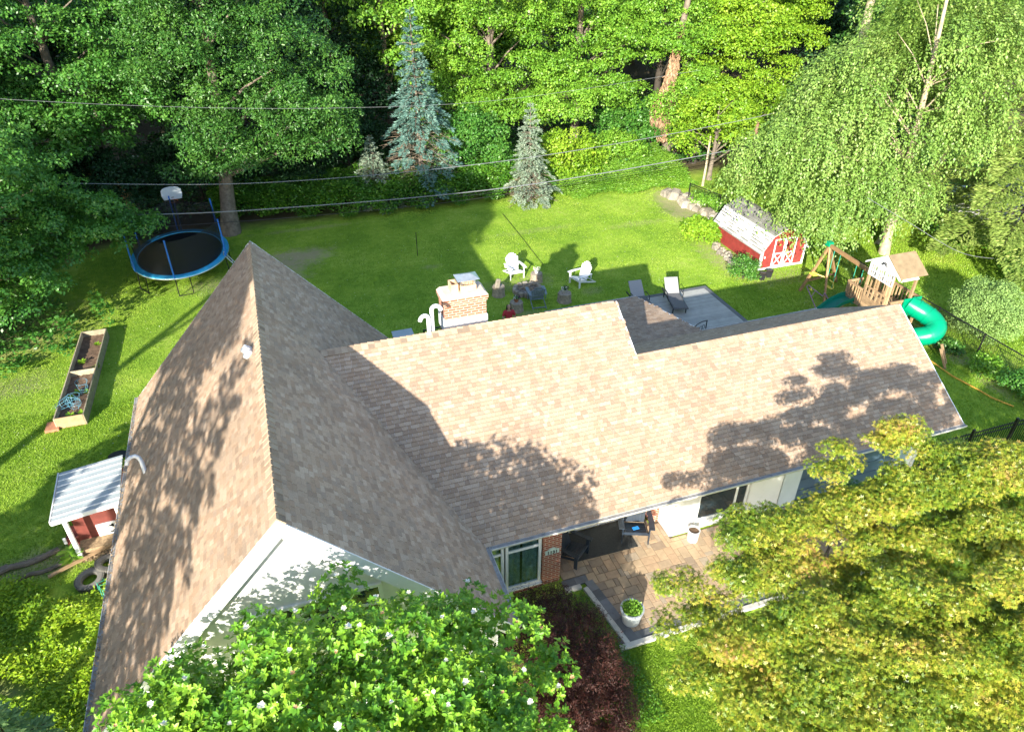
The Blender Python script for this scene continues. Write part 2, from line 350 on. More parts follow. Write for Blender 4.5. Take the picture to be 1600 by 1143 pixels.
# ------------------------------------------------------------ ground
def ground_material():
    m, nt, b = nodes_of('lawn_and_woodland_floor', .95, .15)
    g = nt.nodes.new('ShaderNodeNewGeometry'); P = g.outputs['Position']
    n1 = noise(nt, .35, 5, P, .6); n2 = noise(nt, 3.2, 6, P, .65); n3 = noise(nt, 22, 3, P)
    f = math_(nt, 'ADD', math_(nt, 'MULTIPLY', n1.outputs[0], .45), math_(nt, 'ADD', math_(nt, 'MULTIPLY', n2.outputs[0], .3), math_(nt, 'MULTIPLY', n3.outputs[0], .25)))
    rp = ramp(nt, [(.10, .19, .02, .36), (.18, .31, .03, .46), (.29, .42, .05, .55), (.42, .48, .12, .66)]); nt.links.new(f, rp.inputs[0])
    c = rp.outputs[0]
    soil = ramp(nt, [(.30, .23, .15), (.46, .37, .26)]); nt.links.new(n3.outputs[0], soil.inputs[0])
    n4 = noise(nt, 1.8, 6, P, .7)
    # worn bare patches, (x, y, radius x, radius y, strength)
    for (x, y, rx, ry, s) in [(.9, 34.2, 1.5, 1.0, 1), (-.4, 33.2, 1.6, 2.0, .95), (-3.2, 32.3, 1.6, .9, .7), (1.4, 37.6, 2.6, .25, .7), (9.3, 25.1, .8, .5, .6), (9.0, 28.0, .9, .6, .55), (10.6, 28.1, 1.2, .7, .55),
                              (12.9, 26.2, .6, .4, .5), (22.0, 33.8, 1.4, 3.4, .9), (20.6, 26.9, 1.0, 2.6, .95), (21.9, 24.6, 2.0, .7, .8), (24.3, 17.3, .5, 2.3, .9), (24.0, 14.6, .4, 1.0, .7), (-11.5, 30.5, 3.5, 2.5, .8),
                              (-10.2, 26.2, 1.3, 1.0, .5), (-7.6, 16.6, 1.5, .6, .85), (-10.2, 16.3, 2.5, .35, .8), (6.6, 31.0, .6, .25, .5), (18.6, 32.6, 1.8, .4, .45), (13, 33.5, 3.0, .35, .3), (24.0, 21.5, 3.0, 1.5, .5), (-8.3, 12.6, 1.0, .8, .6)]:
        d = nt.nodes.new('ShaderNodeVectorMath'); d.operation = 'SUBTRACT'; nt.links.new(P, d.inputs[0]); d.inputs[1].default_value = (x, y, 0)
        d2 = nt.nodes.new('ShaderNodeVectorMath'); d2.operation = 'MULTIPLY'; nt.links.new(d.outputs[0], d2.inputs[0]); d2.inputs[1].default_value = (1/rx, 1/ry, 0)
        ln = nt.nodes.new('ShaderNodeVectorMath'); ln.operation = 'LENGTH'; nt.links.new(d2.outputs[0], ln.inputs[0])
        e = math_(nt, 'ADD', ln.outputs['Value'], math_(nt, 'MULTIPLY', math_(nt, 'SUBTRACT', n4.outputs[0], .5), 2.4))
        c = mix(nt, c, soil.outputs[0], maprange(nt, e, 1.2, .35, 0, s*.7))
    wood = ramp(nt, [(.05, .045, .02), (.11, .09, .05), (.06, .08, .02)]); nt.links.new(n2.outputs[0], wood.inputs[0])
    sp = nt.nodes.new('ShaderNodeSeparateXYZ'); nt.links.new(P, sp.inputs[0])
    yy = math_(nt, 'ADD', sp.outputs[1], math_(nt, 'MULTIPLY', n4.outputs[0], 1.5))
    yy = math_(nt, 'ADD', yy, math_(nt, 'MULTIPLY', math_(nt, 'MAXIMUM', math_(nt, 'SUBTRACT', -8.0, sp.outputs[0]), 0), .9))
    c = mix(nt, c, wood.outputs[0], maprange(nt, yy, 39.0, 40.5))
    nt.links.new(c, b.inputs['Base Color']); bump(nt, b, n3.outputs[0], .6, .04)
    return m
g = MB(); N = 60; S = 320
for i in range(N+1):
    for j in range(N+1):
        x = -S/2+10+S*i/N; y = -60+S*j/N
        g.v.append((x, y, 0 if y < 55 else (y-55)*.06))
for i in range(N):
    for j in range(N):
        a = i*(N+1)+j; g.f.append([a, a+N+1, a+N+2, a+1]); g.r.append(0)
tag(g.build('ground', ground_material(), recalc=False), kind='structure')

# ------------------------------------------------------------ house
XL, XR, YF, YB = -5.01, 3.21, 8.93, 20.30; XM = (XL+XR)/2; TL = 1.1; ZE = 2.4; ZL = ZE+TL*(XR-XM)
YE, TM, Y1, Y2, XE, XA = 11.19, .645, 16.03, 14.56, 17.77, 8.66
Z1 = ZE+TM*(Y1-YE); Z2 = ZE+TM*(Y2-YE)
house = thing('house', 'white house with tan shingle roofs, a steep left gable and a long right wing', 'house', (0, 0, 0))
def shingles(mb, P0, U, V, N, lu, lv, clip, e=.112, wmin=.09, wmax=.20):
    U, V, N = Vector(U).normalized(), Vector(V).normalized(), Vector(N).normalized(); P0 = Vector(P0)
    nr = int(math.ceil(lv/e))
    for j in range(nr):
        u = -R_.random()*.3
        while u < lu:
            wd = R_.uniform(wmin, wmax); u0, u1 = max(u, 0), min(u+wd, lu); u += wd
            if u1-u0 < .02: continue
            v0, v1 = j*e, min((j+1)*e+.03, lv)
            c = P0+U*(u0+u1)/2+V*(v0+v1)/2
            if not clip(c): continue
            t = .011+(.007 if R_.random() < .45 else 0)+R_.uniform(0, .003)
            a = P0+U*u0+V*v0; b_ = P0+U*(u1-.004)+V*v0; c_ = P0+U*(u1-.004)+V*v1; d = P0+U*u0+V*v1
            q = 1-.011/(v1-v0)-(.03/(v1-v0)); a2 = a.lerp(d, q); b2_ = b_.lerp(c_, q); h2 = t*(1-q)+.001*q; rr = R_.random()*.94
            mb.add([a+N*t, b_+N*t, b2_+N*h2, a2+N*h2, a, b_], [(0, 1, 2, 3), (4, 5, 1, 0), (5, 2, 1), (4, 0, 3)], rr)
            mb.add([a2+N*h2, b2_+N*h2, c_+N*.001, d+N*.001], [(0, 1, 2, 3)], .99)
def ridge_caps(mb, A, B, n1, n2, e=.17, wd=.16):
    A, B = Vector(A), Vector(B); d = (B-A).normalized(); L = (B-A).length; n = int(L/e)
    n1 = Vector(n1).normalized(); n2 = Vector(n2).normalized()
    s1 = d.cross(n1).normalized(); s2 = d.cross(n2).normalized()
    if s1.z > 0: s1 = -s1
    if s2.z > 0: s2 = -s2
    up = (n1+n2).normalized()
    for i in range(n):
        p = A+d*(i*e); q = A+d*min(i*e+e*1.25, L); h0, h1 = .050+R_.uniform(0, .006), .026
        vs = []
        for (pt, h) in ((p, h0), (q, h1)):
            vs += [pt+s1*wd+n1*h*.7, pt+s1*.05+up*(h*.85), pt+up*h, pt+s2*.05+up*(h*.85), pt+s2*wd+n2*h*.7]
        vs += [p+s1*wd, p+s2*wd]
        mb.add(vs, [(0, 1, 6, 5), (1, 2, 7, 6), (2, 3, 8, 7), (3, 4, 9, 8), (10, 11, 4, 3, 2, 1, 0), (10, 0, 5), (11, 9, 4)])
def vx(y, s=1):   # x of the valley line between the wings
    z = ZE+TM*(y-YE) if y < Y1 else Z1-TM*(y-Y1)
    return XR-(z-ZE)/TL
nl = Vector((-TL, 0, 1)).normalized(); nr_ = Vector((TL, 0, 1)).normalized(); nf = Vector((0, -TM, 1)).normalized(); nb = Vector((0, TM, 1)).normalized()
lv = math.hypot(XR-XM, ZL-ZE)
mb = MB(); shingles(mb, (XL, YB, ZE), (0, -1, 0), (1, 0, TL), nl, YB-YF, lv, lambda c: True)
roof = MB()
roof.prism([(XL, YF, ZE), (XM, YF, ZL), (XM, YB, ZL), (XL, YB, ZE)], -nl, .16)
deck1 = roof.build('roof', M_TRIM, house, label='steep left wing roof with a long ridge running towards the back lawn')
mb.build('shingles', M_SHL, deck1, label='mossy sunlit shingles of the left slope', recalc=False)
roof = MB(); roof.prism([(XM, YF, ZL), (XR, YF, ZE), (XR, YB, ZE), (XM, YB, ZL)], -nr_, .16)
deck2 = roof.build('roof', M_TRIM, house, label='shaded right slope of the left wing roof')
mb = MB(); shingles(mb, (XR, YF, ZE), (0, 1, 0), (-1, 0, TL), nr_, YB-YF, lv, lambda c: c.x < (XR+1 if (c.y < YE or c.y > 20.9) else vx(c.y)+.12))
mb.build('shingles', M_SH, deck2, recalc=False)
mb = MB(); ridge_caps(mb, (XM, YF-.02, ZL), (XM, YB, ZL), nl, nr_); mb.build('ridge_cap', M_RIDGE, deck1, recalc=False)
# right wing, front slope
roof = MB()
xv1 = vx(Y1)
roof.prism([(XR, YE, ZE), (XE, YE, ZE), (XE, Y2, Z2), (XA, Y2, Z2), (XA, Y1, Z1), (xv1, Y1, Z1)], -nf, .14)
deck3 = roof.build('roof', M_TRIM, house, label='long front slope of the right wing, its left part rising higher than the right')
mb = MB(); L0 = math.hypot(Y1-YE, Z1-ZE)
shingles(mb, (XR-3.2, YE, ZE), (1, 0, 0), (0, 1, TM), nf, XE-XR+3.2, L0, lambda c: (c.y < Y2 or c.x < XA) and c.x > vx(c.y)-.1)
mb.build('shingles', M_SH, deck3, recalc=False)
mb = MB(); ridge_caps(mb, (xv1-.15, Y1, Z1), (XA, Y1, Z1), nf, nb); mb.build('ridge_cap', M_RIDGE, deck3, recalc=False)
mb = MB(); ridge_caps(mb, (XA+.02, Y2, Z2), (XE, Y2, Z2), nf, (0, .593, 1)); mb.build('ridge_cap', M_RIDGE, deck3, recalc=False)
# rear slopes
SR = .585; YR = 17.7; ZR = Z2-SR*(YR-Y2)
nrr = Vector((0, SR, 1)).normalized()
roof = MB()
roof.prism([(xv1, Y1, Z1), (XA, Y1, Z1), (XA, 20.87, ZE), (XR-.2, 20.87, ZE)], -nb, .14)
roof.prism([(XA, Y2, Z2), (XE, Y2, Z2), (XE, YR, ZR), (XA, YR, ZR)], -nrr, .14)
deck4 = roof.build('roof', M_TRIM, house, label='rear slopes in shade')
mb = MB()
shingles(mb, (XA, 20.87, ZE), (-1, 0, 0), (0, -1, TM), nb, XA-xv1+2.9, math.hypot(20.87-Y1, Z1-ZE), lambda c: c.x > vx(c.y)-.1)
shingles(mb, (XE, YR, ZR), (-1, 0, 0), (0, -1, SR), nrr, XE-XA, math.hypot(YR-Y2, Z2-ZR), lambda c: True)
mb.build('shingles', M_SH, deck4, recalc=False)
# low porch roof behind
SP = .12; npz = Vector((0, SP, 1)).normalized(); YP = 21.35; ZP = ZR-SP*(YP-YR)
roof = MB(); roof.prism([(XA+.0, YR-.02, ZR-.004), (13.05, YR-.02, ZR-.004), (12.42, YP, ZP), (XA, YP, ZP)], -npz, .12)
deck5 = roof.build('porch_roof', M_TRIM, house, label='low pitched porch roof behind the house with a slanting right edge')
mb = MB(); shingles(mb, (13.05, YP, ZP), (-1, 0, 0), (0, -1, SP), npz, 13.05-XA, YP-YR+.03, lambda c: c.x < 13.05-(c.y-YR)*.63/3.65-.02)
mb.build('shingles', shinglemat('porch_shingles', [tuple(x*.8 for x in c) for c in PAL]), deck5, recalc=False)
# white edge of porch and rear eave gutter
def gutter(a, b, out, w_=.11, h=.11):
    a, b, out = Vector(a), Vector(b), Vector(out); m = MB(); d = (b-a).normalized()
    prof = [(0, 0), (.0, -h), (.6*w_, -h), (w_, -h*.35), (w_, 0), (w_-.012, 0), (w_-.014, -.03), (.012, -.03), (.012, 0)]
    vs = [];
    for p in (a, b):
        for o_, z in prof: vs.append(p+out*o_+Vector((0, 0, z)))
    k = len(prof); m.add(vs, [(i, (i+1) % k, k+(i+1) % k, k+i) for i in range(k)]+[tuple(range(k)), tuple(range(2*k-1, k-1, -1))])
    o = m.build('gutter', M_GUT, house)
    m = MB(); m.prism([a+out*.014+Vector((0, 0, -.012)), b+out*.014+Vector((0, 0, -.012)), b+out*(w_-.016)+Vector((0, 0, -.016)), a+out*(w_-.016)+Vector((0, 0, -.016))], (0, 0, 1), .006)
    x = .5; L = (b-a).length
    while x < L:
        p = a+d*x; m.beam(p+out*.01+Vector((0, 0, -.004)), p+out*(w_-.01)+Vector((0, 0, -.004)), .02, .004); x += .6
    m.build('gutter_guard', M_GUARD, o)
gz = .0
gutter((XL, YB, ZE+gz), (XL, YF, ZE+gz), (-1, 0, 0))
gutter((XR, YF, ZE+gz), (XR, YE+.02, ZE+gz), (1, 0, 0))
gutter((XR+.13, YE, ZE+gz), (XE+.05, YE, ZE+gz), (0, -1, 0))
gutter((XA, YP, ZP), (12.42, YP, ZP), (0, 1, 0), .08, .08)
gutter((13.1, YR, ZR), (XE, YR, ZR), (0, 1, 0), .1, .1)
# fascia / rake boards, white
fa = MB()
def rake(a, b, n, out, h=.2):
    a, b, n, out = Vector(a), Vector(b), Vector(n), Vector(out)
    fa.prism([a+n*.006, b+n*.006, b-n*h, a-n*h], out, .03)
hv = .26*math.hypot(1, TL)
fa.prism([(XL, YF, ZE+.01), (XM, YF, ZL+.01), (XM, YF, ZL-hv), (XL, YF, ZE-hv)], (0, -1, 0), .03); fa.prism([(XM, YF, ZL+.01), (XR, YF, ZE+.01), (XR, YF, ZE-hv), (XM, YF, ZL-hv)], (0, -1, 0), .031)
rake((XL, YB, ZE), (XM, YB, ZL), nl, (0, 1, 0)); rake((XM, YB, ZL), (XR, YB, ZE), nr_, (0, 1, 0))
rake((XE, YE, ZE), (XE, Y2, Z2), nf, (1, 0, 0)); rake((XE, Y2, Z2), (XE, YR, ZR), nrr, (1, 0, 0))
rake((XA, Y2+.02, Z2+.01), (XA, Y1, Z1), nf, (1, 0, 0), .12); rake((XA, Y1, Z1), (XA, 20.87, ZE), nb, (1, 0, 0))
fa.each('fascia', M_TRIM, house)
# walls
def siding(name, x0, x1, y, z0, z1, parent, gable=None, mat=M_WHITE, e=.115, facing=-1):
    m = MB(); z = z0
    while z < z1-.001:
        zt = min(z+e, z1); xa, xb, xc, xd = x0, x1, x0, x1
        if gable:
            xa, xb = gable(z); xc, xd = gable(zt)
            if xb-xa < .05: break
            if xd-xc < 0: xc = xd = (xc+xd)/2
        o = facing*.016
        m.add([(xa, y+o, z), (xb, y+o, z), (xd, y, zt), (xc, y, zt), (xa, y, z), (xb, y, z)], [(0, 1, 2, 3), (4, 5, 1, 0)])
        z += e
    m.prism([(x0, y-facing*.004, z0), (x1, y-facing*.004, z0), (x1, y-facing*.004, z1), (x0, y-facing*.004, z1)] if not gable else
            [(gable(z0)[0], y-facing*.004, z0), (gable(z0)[1], y-facing*.004, z0), (XM, y-facing*.004, z1)], (0, -facing, 0), .1)
    return m.build(name, mat, parent, recalc=False)
YW = 9.25
gf = lambda z: (max(XL+.32, XL+(z-ZE+.18)/TL), min(XR-.32, XR-(z-ZE+.18)/TL))
siding('wall', XL+.32, XR-.32, YW, .0, ZE-.1, house)
gw = siding('gable_wall', XL+.32, XR-.32, YW, ZE-.1, ZL-.18, house, gf); gw['label'] = 'white lap sided front gable of the left wing'
so_ = MB()   # soffit boards closing the overhang under the gable rakes and eaves
so_.prism([(XL, YF+.005, ZE-.24), (XM, YF+.005, ZL-.24), (XM, YW+.02, ZL-.24), (XL, YW+.02, ZE-.24)], nl, -.012)
so_.prism([(XR, YF+.005, ZE-.24), (XM, YF+.005, ZL-.24), (XM, YW+.02, ZL-.24), (XR, YW+.02, ZE-.24)], nr_, -.012)
so_.b2((XR+.01, YE+.01, ZE-.13), (XE-.03, 13.3, ZE-.115)); so_.b2((XL+.02, YW, ZE-.13), (XL+.36, YB-.1, ZE-.115)); so_.b2((XR-.36, YW, ZE-.135), (XR-.02, YE, ZE-.12))
so_.each('soffit', M_TRIM, house)
cb = MB(); cb.tube([(XM+.12, YW-.03, ZL-.55), (-1.7, YW-.03, 5.55), (-2.72, YW-.03, 4.65), (-3.6, YW-.03, 3.72)], .011, 6); cb.build('cable', M_BLACK, house)
wl = MB()
wl.b2((XL+.32, YW+.1, 0), (XL+.42, YB-.32, ZE-.1)); wl.b2((XR-.42, YW+.1, 0), (XR-.32, 20.6, ZE-.1)); wl.b2((XL+.32, YB-.42, 0), (XR-.32, YB-.32, ZE-.1))
wl.prism([(XL+.4, YB-.34, ZE-.1), (XR-.4, YB-.34, ZE-.1), (XM, YB-.34, ZL-.3)], (0, -1, 0), .08)
wl.b2((XA-.3, Y2, 0), (XA-.2, 20.5, 2.3)); wl.prism([(XA-.2, YE+.6, 2.3), (XA-.2, 20.5, 2.3), (XA-.2, Y1, Z1-.25)], (-1, 0, 0), .1)
wl.b2((XR-.3, 20.4, 0), (XA-.3, 20.5, 2.3)); wl.b2((XE-.45, 11.9, 0), (XE-.35, YR-.35, 2.3)); wl.prism([(XE-.35, 11.9, 2.3), (XE-.35, YR-.35, 2.3), (XE-.35, Y2, Z2-.2)], (-1, 0, 0), .1)
wl.b2((XA-.2, YR-.45, 0), (XE-.45, YR-.35, 2.5))
wl.each('wall', M_WHITE, house)
# floor slab
f_ = MB(); f_.b2((XL+.3, YW, -.1), (XR-.3, YB-.35, .05)); f_.b2((XR-.31, 13.06, -.1), (XE-.4, YR-.4, .05)); f_.each('floor_slab', M_CONC, house)

def window(x0, x1, z0, z1, y, vs=(), hs=(), f=.075, parent=house, curtain=True, label=None):
    fr = MB(); d = .07
    fr.b2((x0, y-d/2, z0), (x0+f, y+d/2, z1)); fr.b2((x1-f, y-d/2, z0), (x1, y+d/2, z1))
    fr.b2((x0+f, y-d/2, z0), (x1-f, y+d/2, z0+f)); fr.b2((x0+f, y-d/2, z1-f), (x1-f, y+d/2, z1))
    for v_ in vs: fr.b2((v_-f/2, y-d/2+.004, z0+f), (v_+f/2, y+d/2-.004, z1-f))
    for h_ in hs: fr.b2((x0+f, y-d/2+.008, h_-f/2), (x1-f, y+d/2-.008, h_+f/2))
    fr.b2((x0-.04, y-d/2-.05, z0-.05), (x1+.04, y+d/2, z0-.003))
    o = fr.build('window', M_TRIM, parent, bevel=.006)
    if label: o['label'] = label
    p = MB(); p.b2((x0+f, y-.005, z0+f), (x1-f, y+.005, z1-f)); p.build('pane', M_GLASS2 if curtain else M_GLASS, o)
    if curtain:
        c = MB(); n = int((x1-x0-2*f)/.025); pts = [(x0+f+i*.025, y+.09+.022*math.sin(i*1.1)+.015*math.sin(i*.37)) for i in range(n+1)]
        gap = n*0.45
        for i in range(n):
            if abs(i-gap) < 1.3: continue
            a_, b_ = pts[i], pts[i+1]; c.add([(a_[0], a_[1], z0+.02), (b_[0], b_[1], z0+.02), (b_[0], b_[1], z1-.03), (a_[0], a_[1], z1-.03)], [(0, 1, 2, 3)])
        c.build('curtain', M_CURT, o, smooth=True, recalc=False)
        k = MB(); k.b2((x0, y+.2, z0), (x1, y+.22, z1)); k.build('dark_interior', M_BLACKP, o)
    return o
M_GLASS2 = bpy.data.materials.new('window_glass'); M_GLASS2.use_nodes = True; nt = M_GLASS2.node_tree
gl = nt.nodes.new('ShaderNodeBsdfGlossy'); gl.inputs['Roughness'].default_value = .03; gl.inputs[0].default_value = (.9, .95, 1, 1)
tr = nt.nodes.new('ShaderNodeBsdfTransparent'); tr.inputs[0].default_value = (.75, .85, .85, 1); ms = nt.nodes.new('ShaderNodeMixShader'); ms.inputs[0].default_value = .16
nt.links.new(tr.outputs[0], ms.inputs[1]); nt.links.new(gl.outputs[0], ms.inputs[2]); nt.links.new(ms.outputs[0], nt.nodes['Material Output'].inputs[0])
window(-1.78, .6, 3.2, 4.5, YW-.03, vs=(-.98, -.18), hs=(3.98,), curtain=False, label='wide dark upstairs window half hidden behind the flowering tree')
# bay by the brick pillar
window(3.05, 3.80, .18, 2.22, 11.58, vs=(), hs=(1.56,), label='narrow corner window with a top light')
window(3.84, 4.80, .18, 2.22, 11.58, vs=(), hs=(1.56,), label='large curtained front window with a top light')
m = MB(); m.b2((2.9, 11.6, 0), (4.82, 11.7, .12)); m.b2((2.9, 11.6, 2.22), (4.82, 11.7, 2.36)); m.each('wall', M_WHITE, house)
m = MB(); m.b2((2.8, 11.52, .0), (4.82, 11.66, .13)); m.build('window_sill', M_BRICK, house)
m = MB(); m.b2((4.84, 11.55, 0), (5.35, 13.06, 2.27)); pil = m.build('brick_pillar', M_BRICK, house)
# address plaque
m = MB(); px0, px1, pz0, pz1 = 4.905, 5.285, 1.13, 1.29
pts = [(px0, pz0), (px1, pz0), (px1, pz1), (px1-.09, pz1+.015)]
for i in range(9):
    a_ = math.pi*i/8; pts.append(((px0+px1)/2+.1*math.cos(a_), pz1+.015+.055*math.sin(a_)))
pts += [(px0+.09, pz1+.015), (px0, pz1)]
m.prism([(x, 11.545, z) for x, z in pts], (0, -1, 0), .018)
pq = m.build('address_plaque', simple('plaque_enamel', (.62, .72, .66), .5, .1, 6), house, bevel=.003)
for k, chr_ in enumerate('1131'):
    td = bpy.data.curves.new('digit', 'FONT'); td.body = chr_; td.size = .15; td.extrude = .004; td.align_x = 'CENTER'; td.offset = .003
    to = bpy.data.objects.new('digit_curve', td); col.objects.link(to)
    dg = bpy.context.evaluated_depsgraph_get(); tm = bpy.data.meshes.new_from_object(to.evaluated_get(dg)); bpy.data.objects.remove(to)
    tn = bpy.data.objects.new('digit', tm); tm.materials.clear(); tm.materials.append(M_BLACK)
    tn.location = ((px0+px1)/2+(k-1.5)*.075, 11.522, 1.158); tn.rotation_euler = (rad(90), 0, 0); col.objects.link(tn); tn.parent = pq
# porch recess and long front
siding('wall', 5.35, 8.60, 13.06, .12, 2.3, house, mat=M_WHITE)
m = MB(); m.b2((6.1, 12.98, .02), (7.1, 13.05, 2.1)); d_ = m.build('door', M_TRIM, house, bevel=.01, label='white front door at the back of the porch'); 
m = MB(); m.tube([(6.2, 12.93, 1.0), (6.2, 12.98, 1.0)], .025, 8); m.build('handle', M_STEEL, d_)
m = MB(); m.b2((5.36, 12.99, .0), (6.05, 13.05, .12)); m.b2((7.12, 12.99, 0), (8.55, 13.05, .12)); m.each('baseboard', M_TRIM, house)
m = MB(); m.b2((8.6, 12.62, 0), (8.95, 13.06, 2.28)); m.build('brick_corner', M_BRICK, house)
m = MB(); m.b2((8.86, 11.95, 0), (9.62, 12.6, 2.28)); m.b2((11.32, 11.95, 0), (12.42, 12.05, 2.28)); m.b2((9.62, 11.98, 0), (11.32, 12.05, .35)); m.b2((9.62, 11.98, 2.15), (11.32, 12.05, 2.28))
m.b2((17.0, 11.95, 0), (17.42, 12.1, 2.28)); m.b2((13.05, 11.97, 2.15), (17.0, 12.05, 2.28)); m.each('wall', M_WHITE, house)
siding('wall', 11.34, 12.42, 11.945, .0, 2.28, house, e=.1)
window(9.64, 11.30, .36, 2.14, 11.99, vs=(10.9,), hs=(), curtain=False, label='dark wide front window beside the white pot')
m = MB(); m.b2((12.44, 11.90, 0), (13.02, 12.0, 2.28)); m.build('wall_panel', simple('shade_blue_siding', (.55, .63, .68), .5, .06, 3), house)  # blue tint stands in for shadow on the siding
for k in range(6): pass
m = MB(); m.b2((13.06, 12.02, 0), (16.98, 12.06, 2.14))
for k in range(5): m.b2((13.06, 12.0, .02+k*.43), (16.98, 12.02, .43+k*.43-.02))
m.build('garage_door', simple('slate_blue_door', (.07, .12, .18), .35, .15, 2), house)
m = MB(); m.b2((16.55, 11.88, 0), (17.0, 11.99, 2.28)); m.b2((13.0, 11.93, 0), (13.07, 12.0, 2.28)); m.each('door_surround', simple('blue_grey_trim', (.30, .40, .48), .45, .08, 3), house)

# chimney
ch = MB(); cx, cy, cw, cl = 4.37, 16.85, 1.18, .62
ch.b2((cx-cw/2, cy-cl/2, 0.0), (cx+cw/2, cy+cl/2, 6.05)); ch.b2((cx-cw/2-.05, cy-cl/2-.05, 6.05), (cx+cw/2+.05, cy+cl/2+.05, 6.14)); ch.b2((cx-cw/2-.03, cy-cl/2-.03, 5.98), (cx+cw/2+.03, cy+cl/2+.03, 6.05))
chim = ch.build('chimney', M_CHIM, house)
m = MB(); m.box((cx, cy, 6.19), (cw+.12, cl+.12, .1), taper=.86); m.build('chimney_crown', simple('mortar_crown', (.66, .55, .44), .9, .12, 5, bmp=.4), chim, bevel=.01)
m = MB(); m.b2((cx-cw/2-.03, cy-cl/2-.03, 5.1), (cx+cw/2+.03, cy+cl/2+.03, 5.52)); m.build('chimney_flashing', M_TRIM, chim)
m = MB()
for (a_, b_, h_) in ((cx-.34, cx-.14, .26), (cx-.08, cx+.36, .18)):
    for q in (((a_, cy-.17), (b_, cy-.14)), ((a_, cy+.14), (b_, cy+.17)), ((a_, cy-.14), (a_+.03, cy+.14)), ((b_-.03, cy-.14), (b_, cy+.14))): m.b2((q[0][0], q[0][1], 6.22), (q[1][0], q[1][1], 6.22+h_))
m.build('flue', simple('clay_flue', (.62, .42, .26), .85, .15, 6), chim)
m = MB(); xc = cx+.14
for sx in (-1, 1):
    for sy in (-1, 1): m.tube([(xc+sx*.19, cy+sy*.13, 6.38), (xc+sx*.19, cy+sy*.13, 6.58)], .008, 6)
for i in range(9): m.tube([(xc-.2+i*.05, cy-.14, 6.4), (xc-.2+i*.05, cy-.14, 6.57)], .005, 5); m.tube([(xc-.2+i*.05, cy+.14, 6.4), (xc-.2+i*.05, cy+.14, 6.57)], .005, 5)
m.add([(xc-.31, cy-.25, 6.58), (xc+.31, cy-.25, 6.58), (xc+.31, cy+.25, 6.58), (xc-.31, cy+.25, 6.58), (xc-.1, cy, 6.68), (xc+.1, cy, 6.68)], [(0, 1, 5, 4), (1, 2, 5), (2, 3, 4, 5), (3, 0, 4), (3, 2, 1, 0)])
m.build('chimney_cap', M_STEEL, chim)
# vent pipes
def gooseneck(base, h, r, dirn, rr, lean=(0, 0)):
    bx, by, bz = base; dx, dy = dirn; pts = [(bx, by, bz), (bx+lean[0]*.5, by+lean[1]*.5, bz+h*.5), (bx+lean[0], by+lean[1], bz+h)]
    for i in range(1, 9):
        a_ = math.pi*i/8*.97; pts.append((bx+lean[0]+dx*rr*(1-math.cos(a_)), by+lean[1]+dy*rr*(1-math.cos(a_)), bz+h+rr*math.sin(a_)))
    return pts
M_PVC = simple('white_pvc', (.82, .83, .84), .35, .04, 3)
m = MB(); m.tube(gooseneck((3.22, 16.02, 5.35), .62, .055, (-.92, -.3), .13), .055, 12); m.tube(gooseneck((3.34, 16.12, 5.35), .80, .055, (.92, -.3), .13), .055, 12)
m.build('vent_pipe', M_PVC, house, smooth=True, label='pair of white goosenecked pipes beside the chimney')
m = MB(); m.tube([(-4.28, 15.55, 3.1), (-4.32, 15.72, 3.45), (-4.36, 15.77, 3.54), (-4.43, 15.78, 3.60), (-4.53, 15.76, 3.60), (-4.62, 15.73, 3.54), (-4.65, 15.71, 3.44)], .052, 12)
m.build('vent_pipe', M_PVC, house, smooth=True, label='bent white pipe low on the left slope')
m = MB(); m.box((-1.2, 14.65, 6.68), (.22, .26, .12), ry=-47); m.box((-1.23, 14.65, 6.76), (.18, .12, .16), ry=-47); m.build('roof_vent', M_PVC, deck1, bevel=.02)
# ------------------------------------------------------------ patio
PAT = [(5.42, 11.45), (5.95, 11.45), (6.30, 9.45), (15.2, 9.45), (15.2, 11.9), (8.95, 11.9), (8.95, 12.6), (8.55, 12.6), (8.55, 12.98), (5.42, 12.98)]
def inpoly(x, y, P):
    c = False; j = len(P)-1
    for i in range(len(P)):
        if (P[i][1] > y) != (P[j][1] > y) and x < (P[j][0]-P[i][0])*(y-P[i][1])/(P[j][1]-P[i][1])+P[i][0]: c = not c
        j = i
    return c
m = MB(); m.add([(x, y, .012) for x, y in PAT], [tuple(range(len(PAT)))]); o = m.build('patio_base', M_MUD); tag(o, kind='structure')
m = MB(); ug = .127; occ = {}
nx, ny = int((15.2-5.42)/ug), int((12.98-9.45)/ug)
def okc(i, j): return 0 <= i < nx and 0 <= j < ny and (i, j) not in occ and all(inpoly(5.42+(i+a)*ug, 9.45+(j+b)*ug, PAT) for a in (.1, .9) for b in (.1, .9))
for j in range(ny):
    for i in range(nx):
        if not okc(i, j): continue
        ch_ = [(2, 2), (2, 3), (3, 2), (1, 2), (2, 1), (2, 2), (3, 2), (2, 3)]; R_.shuffle(ch_)
        for (a, b) in ch_+[(1, 1)]:
            if all(okc(i+p, j+q) for p in range(a) for q in range(b)):
                for p in range(a):
                    for q in range(b): occ[(i+p, j+q)] = 1
                x0, y0 = 5.42+i*ug+.005, 9.45+j*ug+.005; x1, y1 = x0+a*ug-.010, y0+b*ug-.010; h = .05+R_.uniform(-.002, .002); e = .007
                m.add([(x0, y0, .015), (x1, y0, .015), (x1, y1, .015), (x0, y1, .015), (x0, y0, h-e), (x1, y0, h-e), (x1, y1, h-e), (x0, y1, h-e), (x0+e, y0+e, h), (x1-e, y0+e, h), (x1-e, y1-e, h), (x0+e, y1-e, h)],
                      [(0, 1, 5, 4), (1, 2, 6, 5), (2, 3, 7, 6), (3, 0, 4, 7), (4, 5, 9, 8), (5, 6, 10, 9), (6, 7, 11, 10), (7, 4, 8, 11), (8, 9, 10, 11)], R_.random()); break
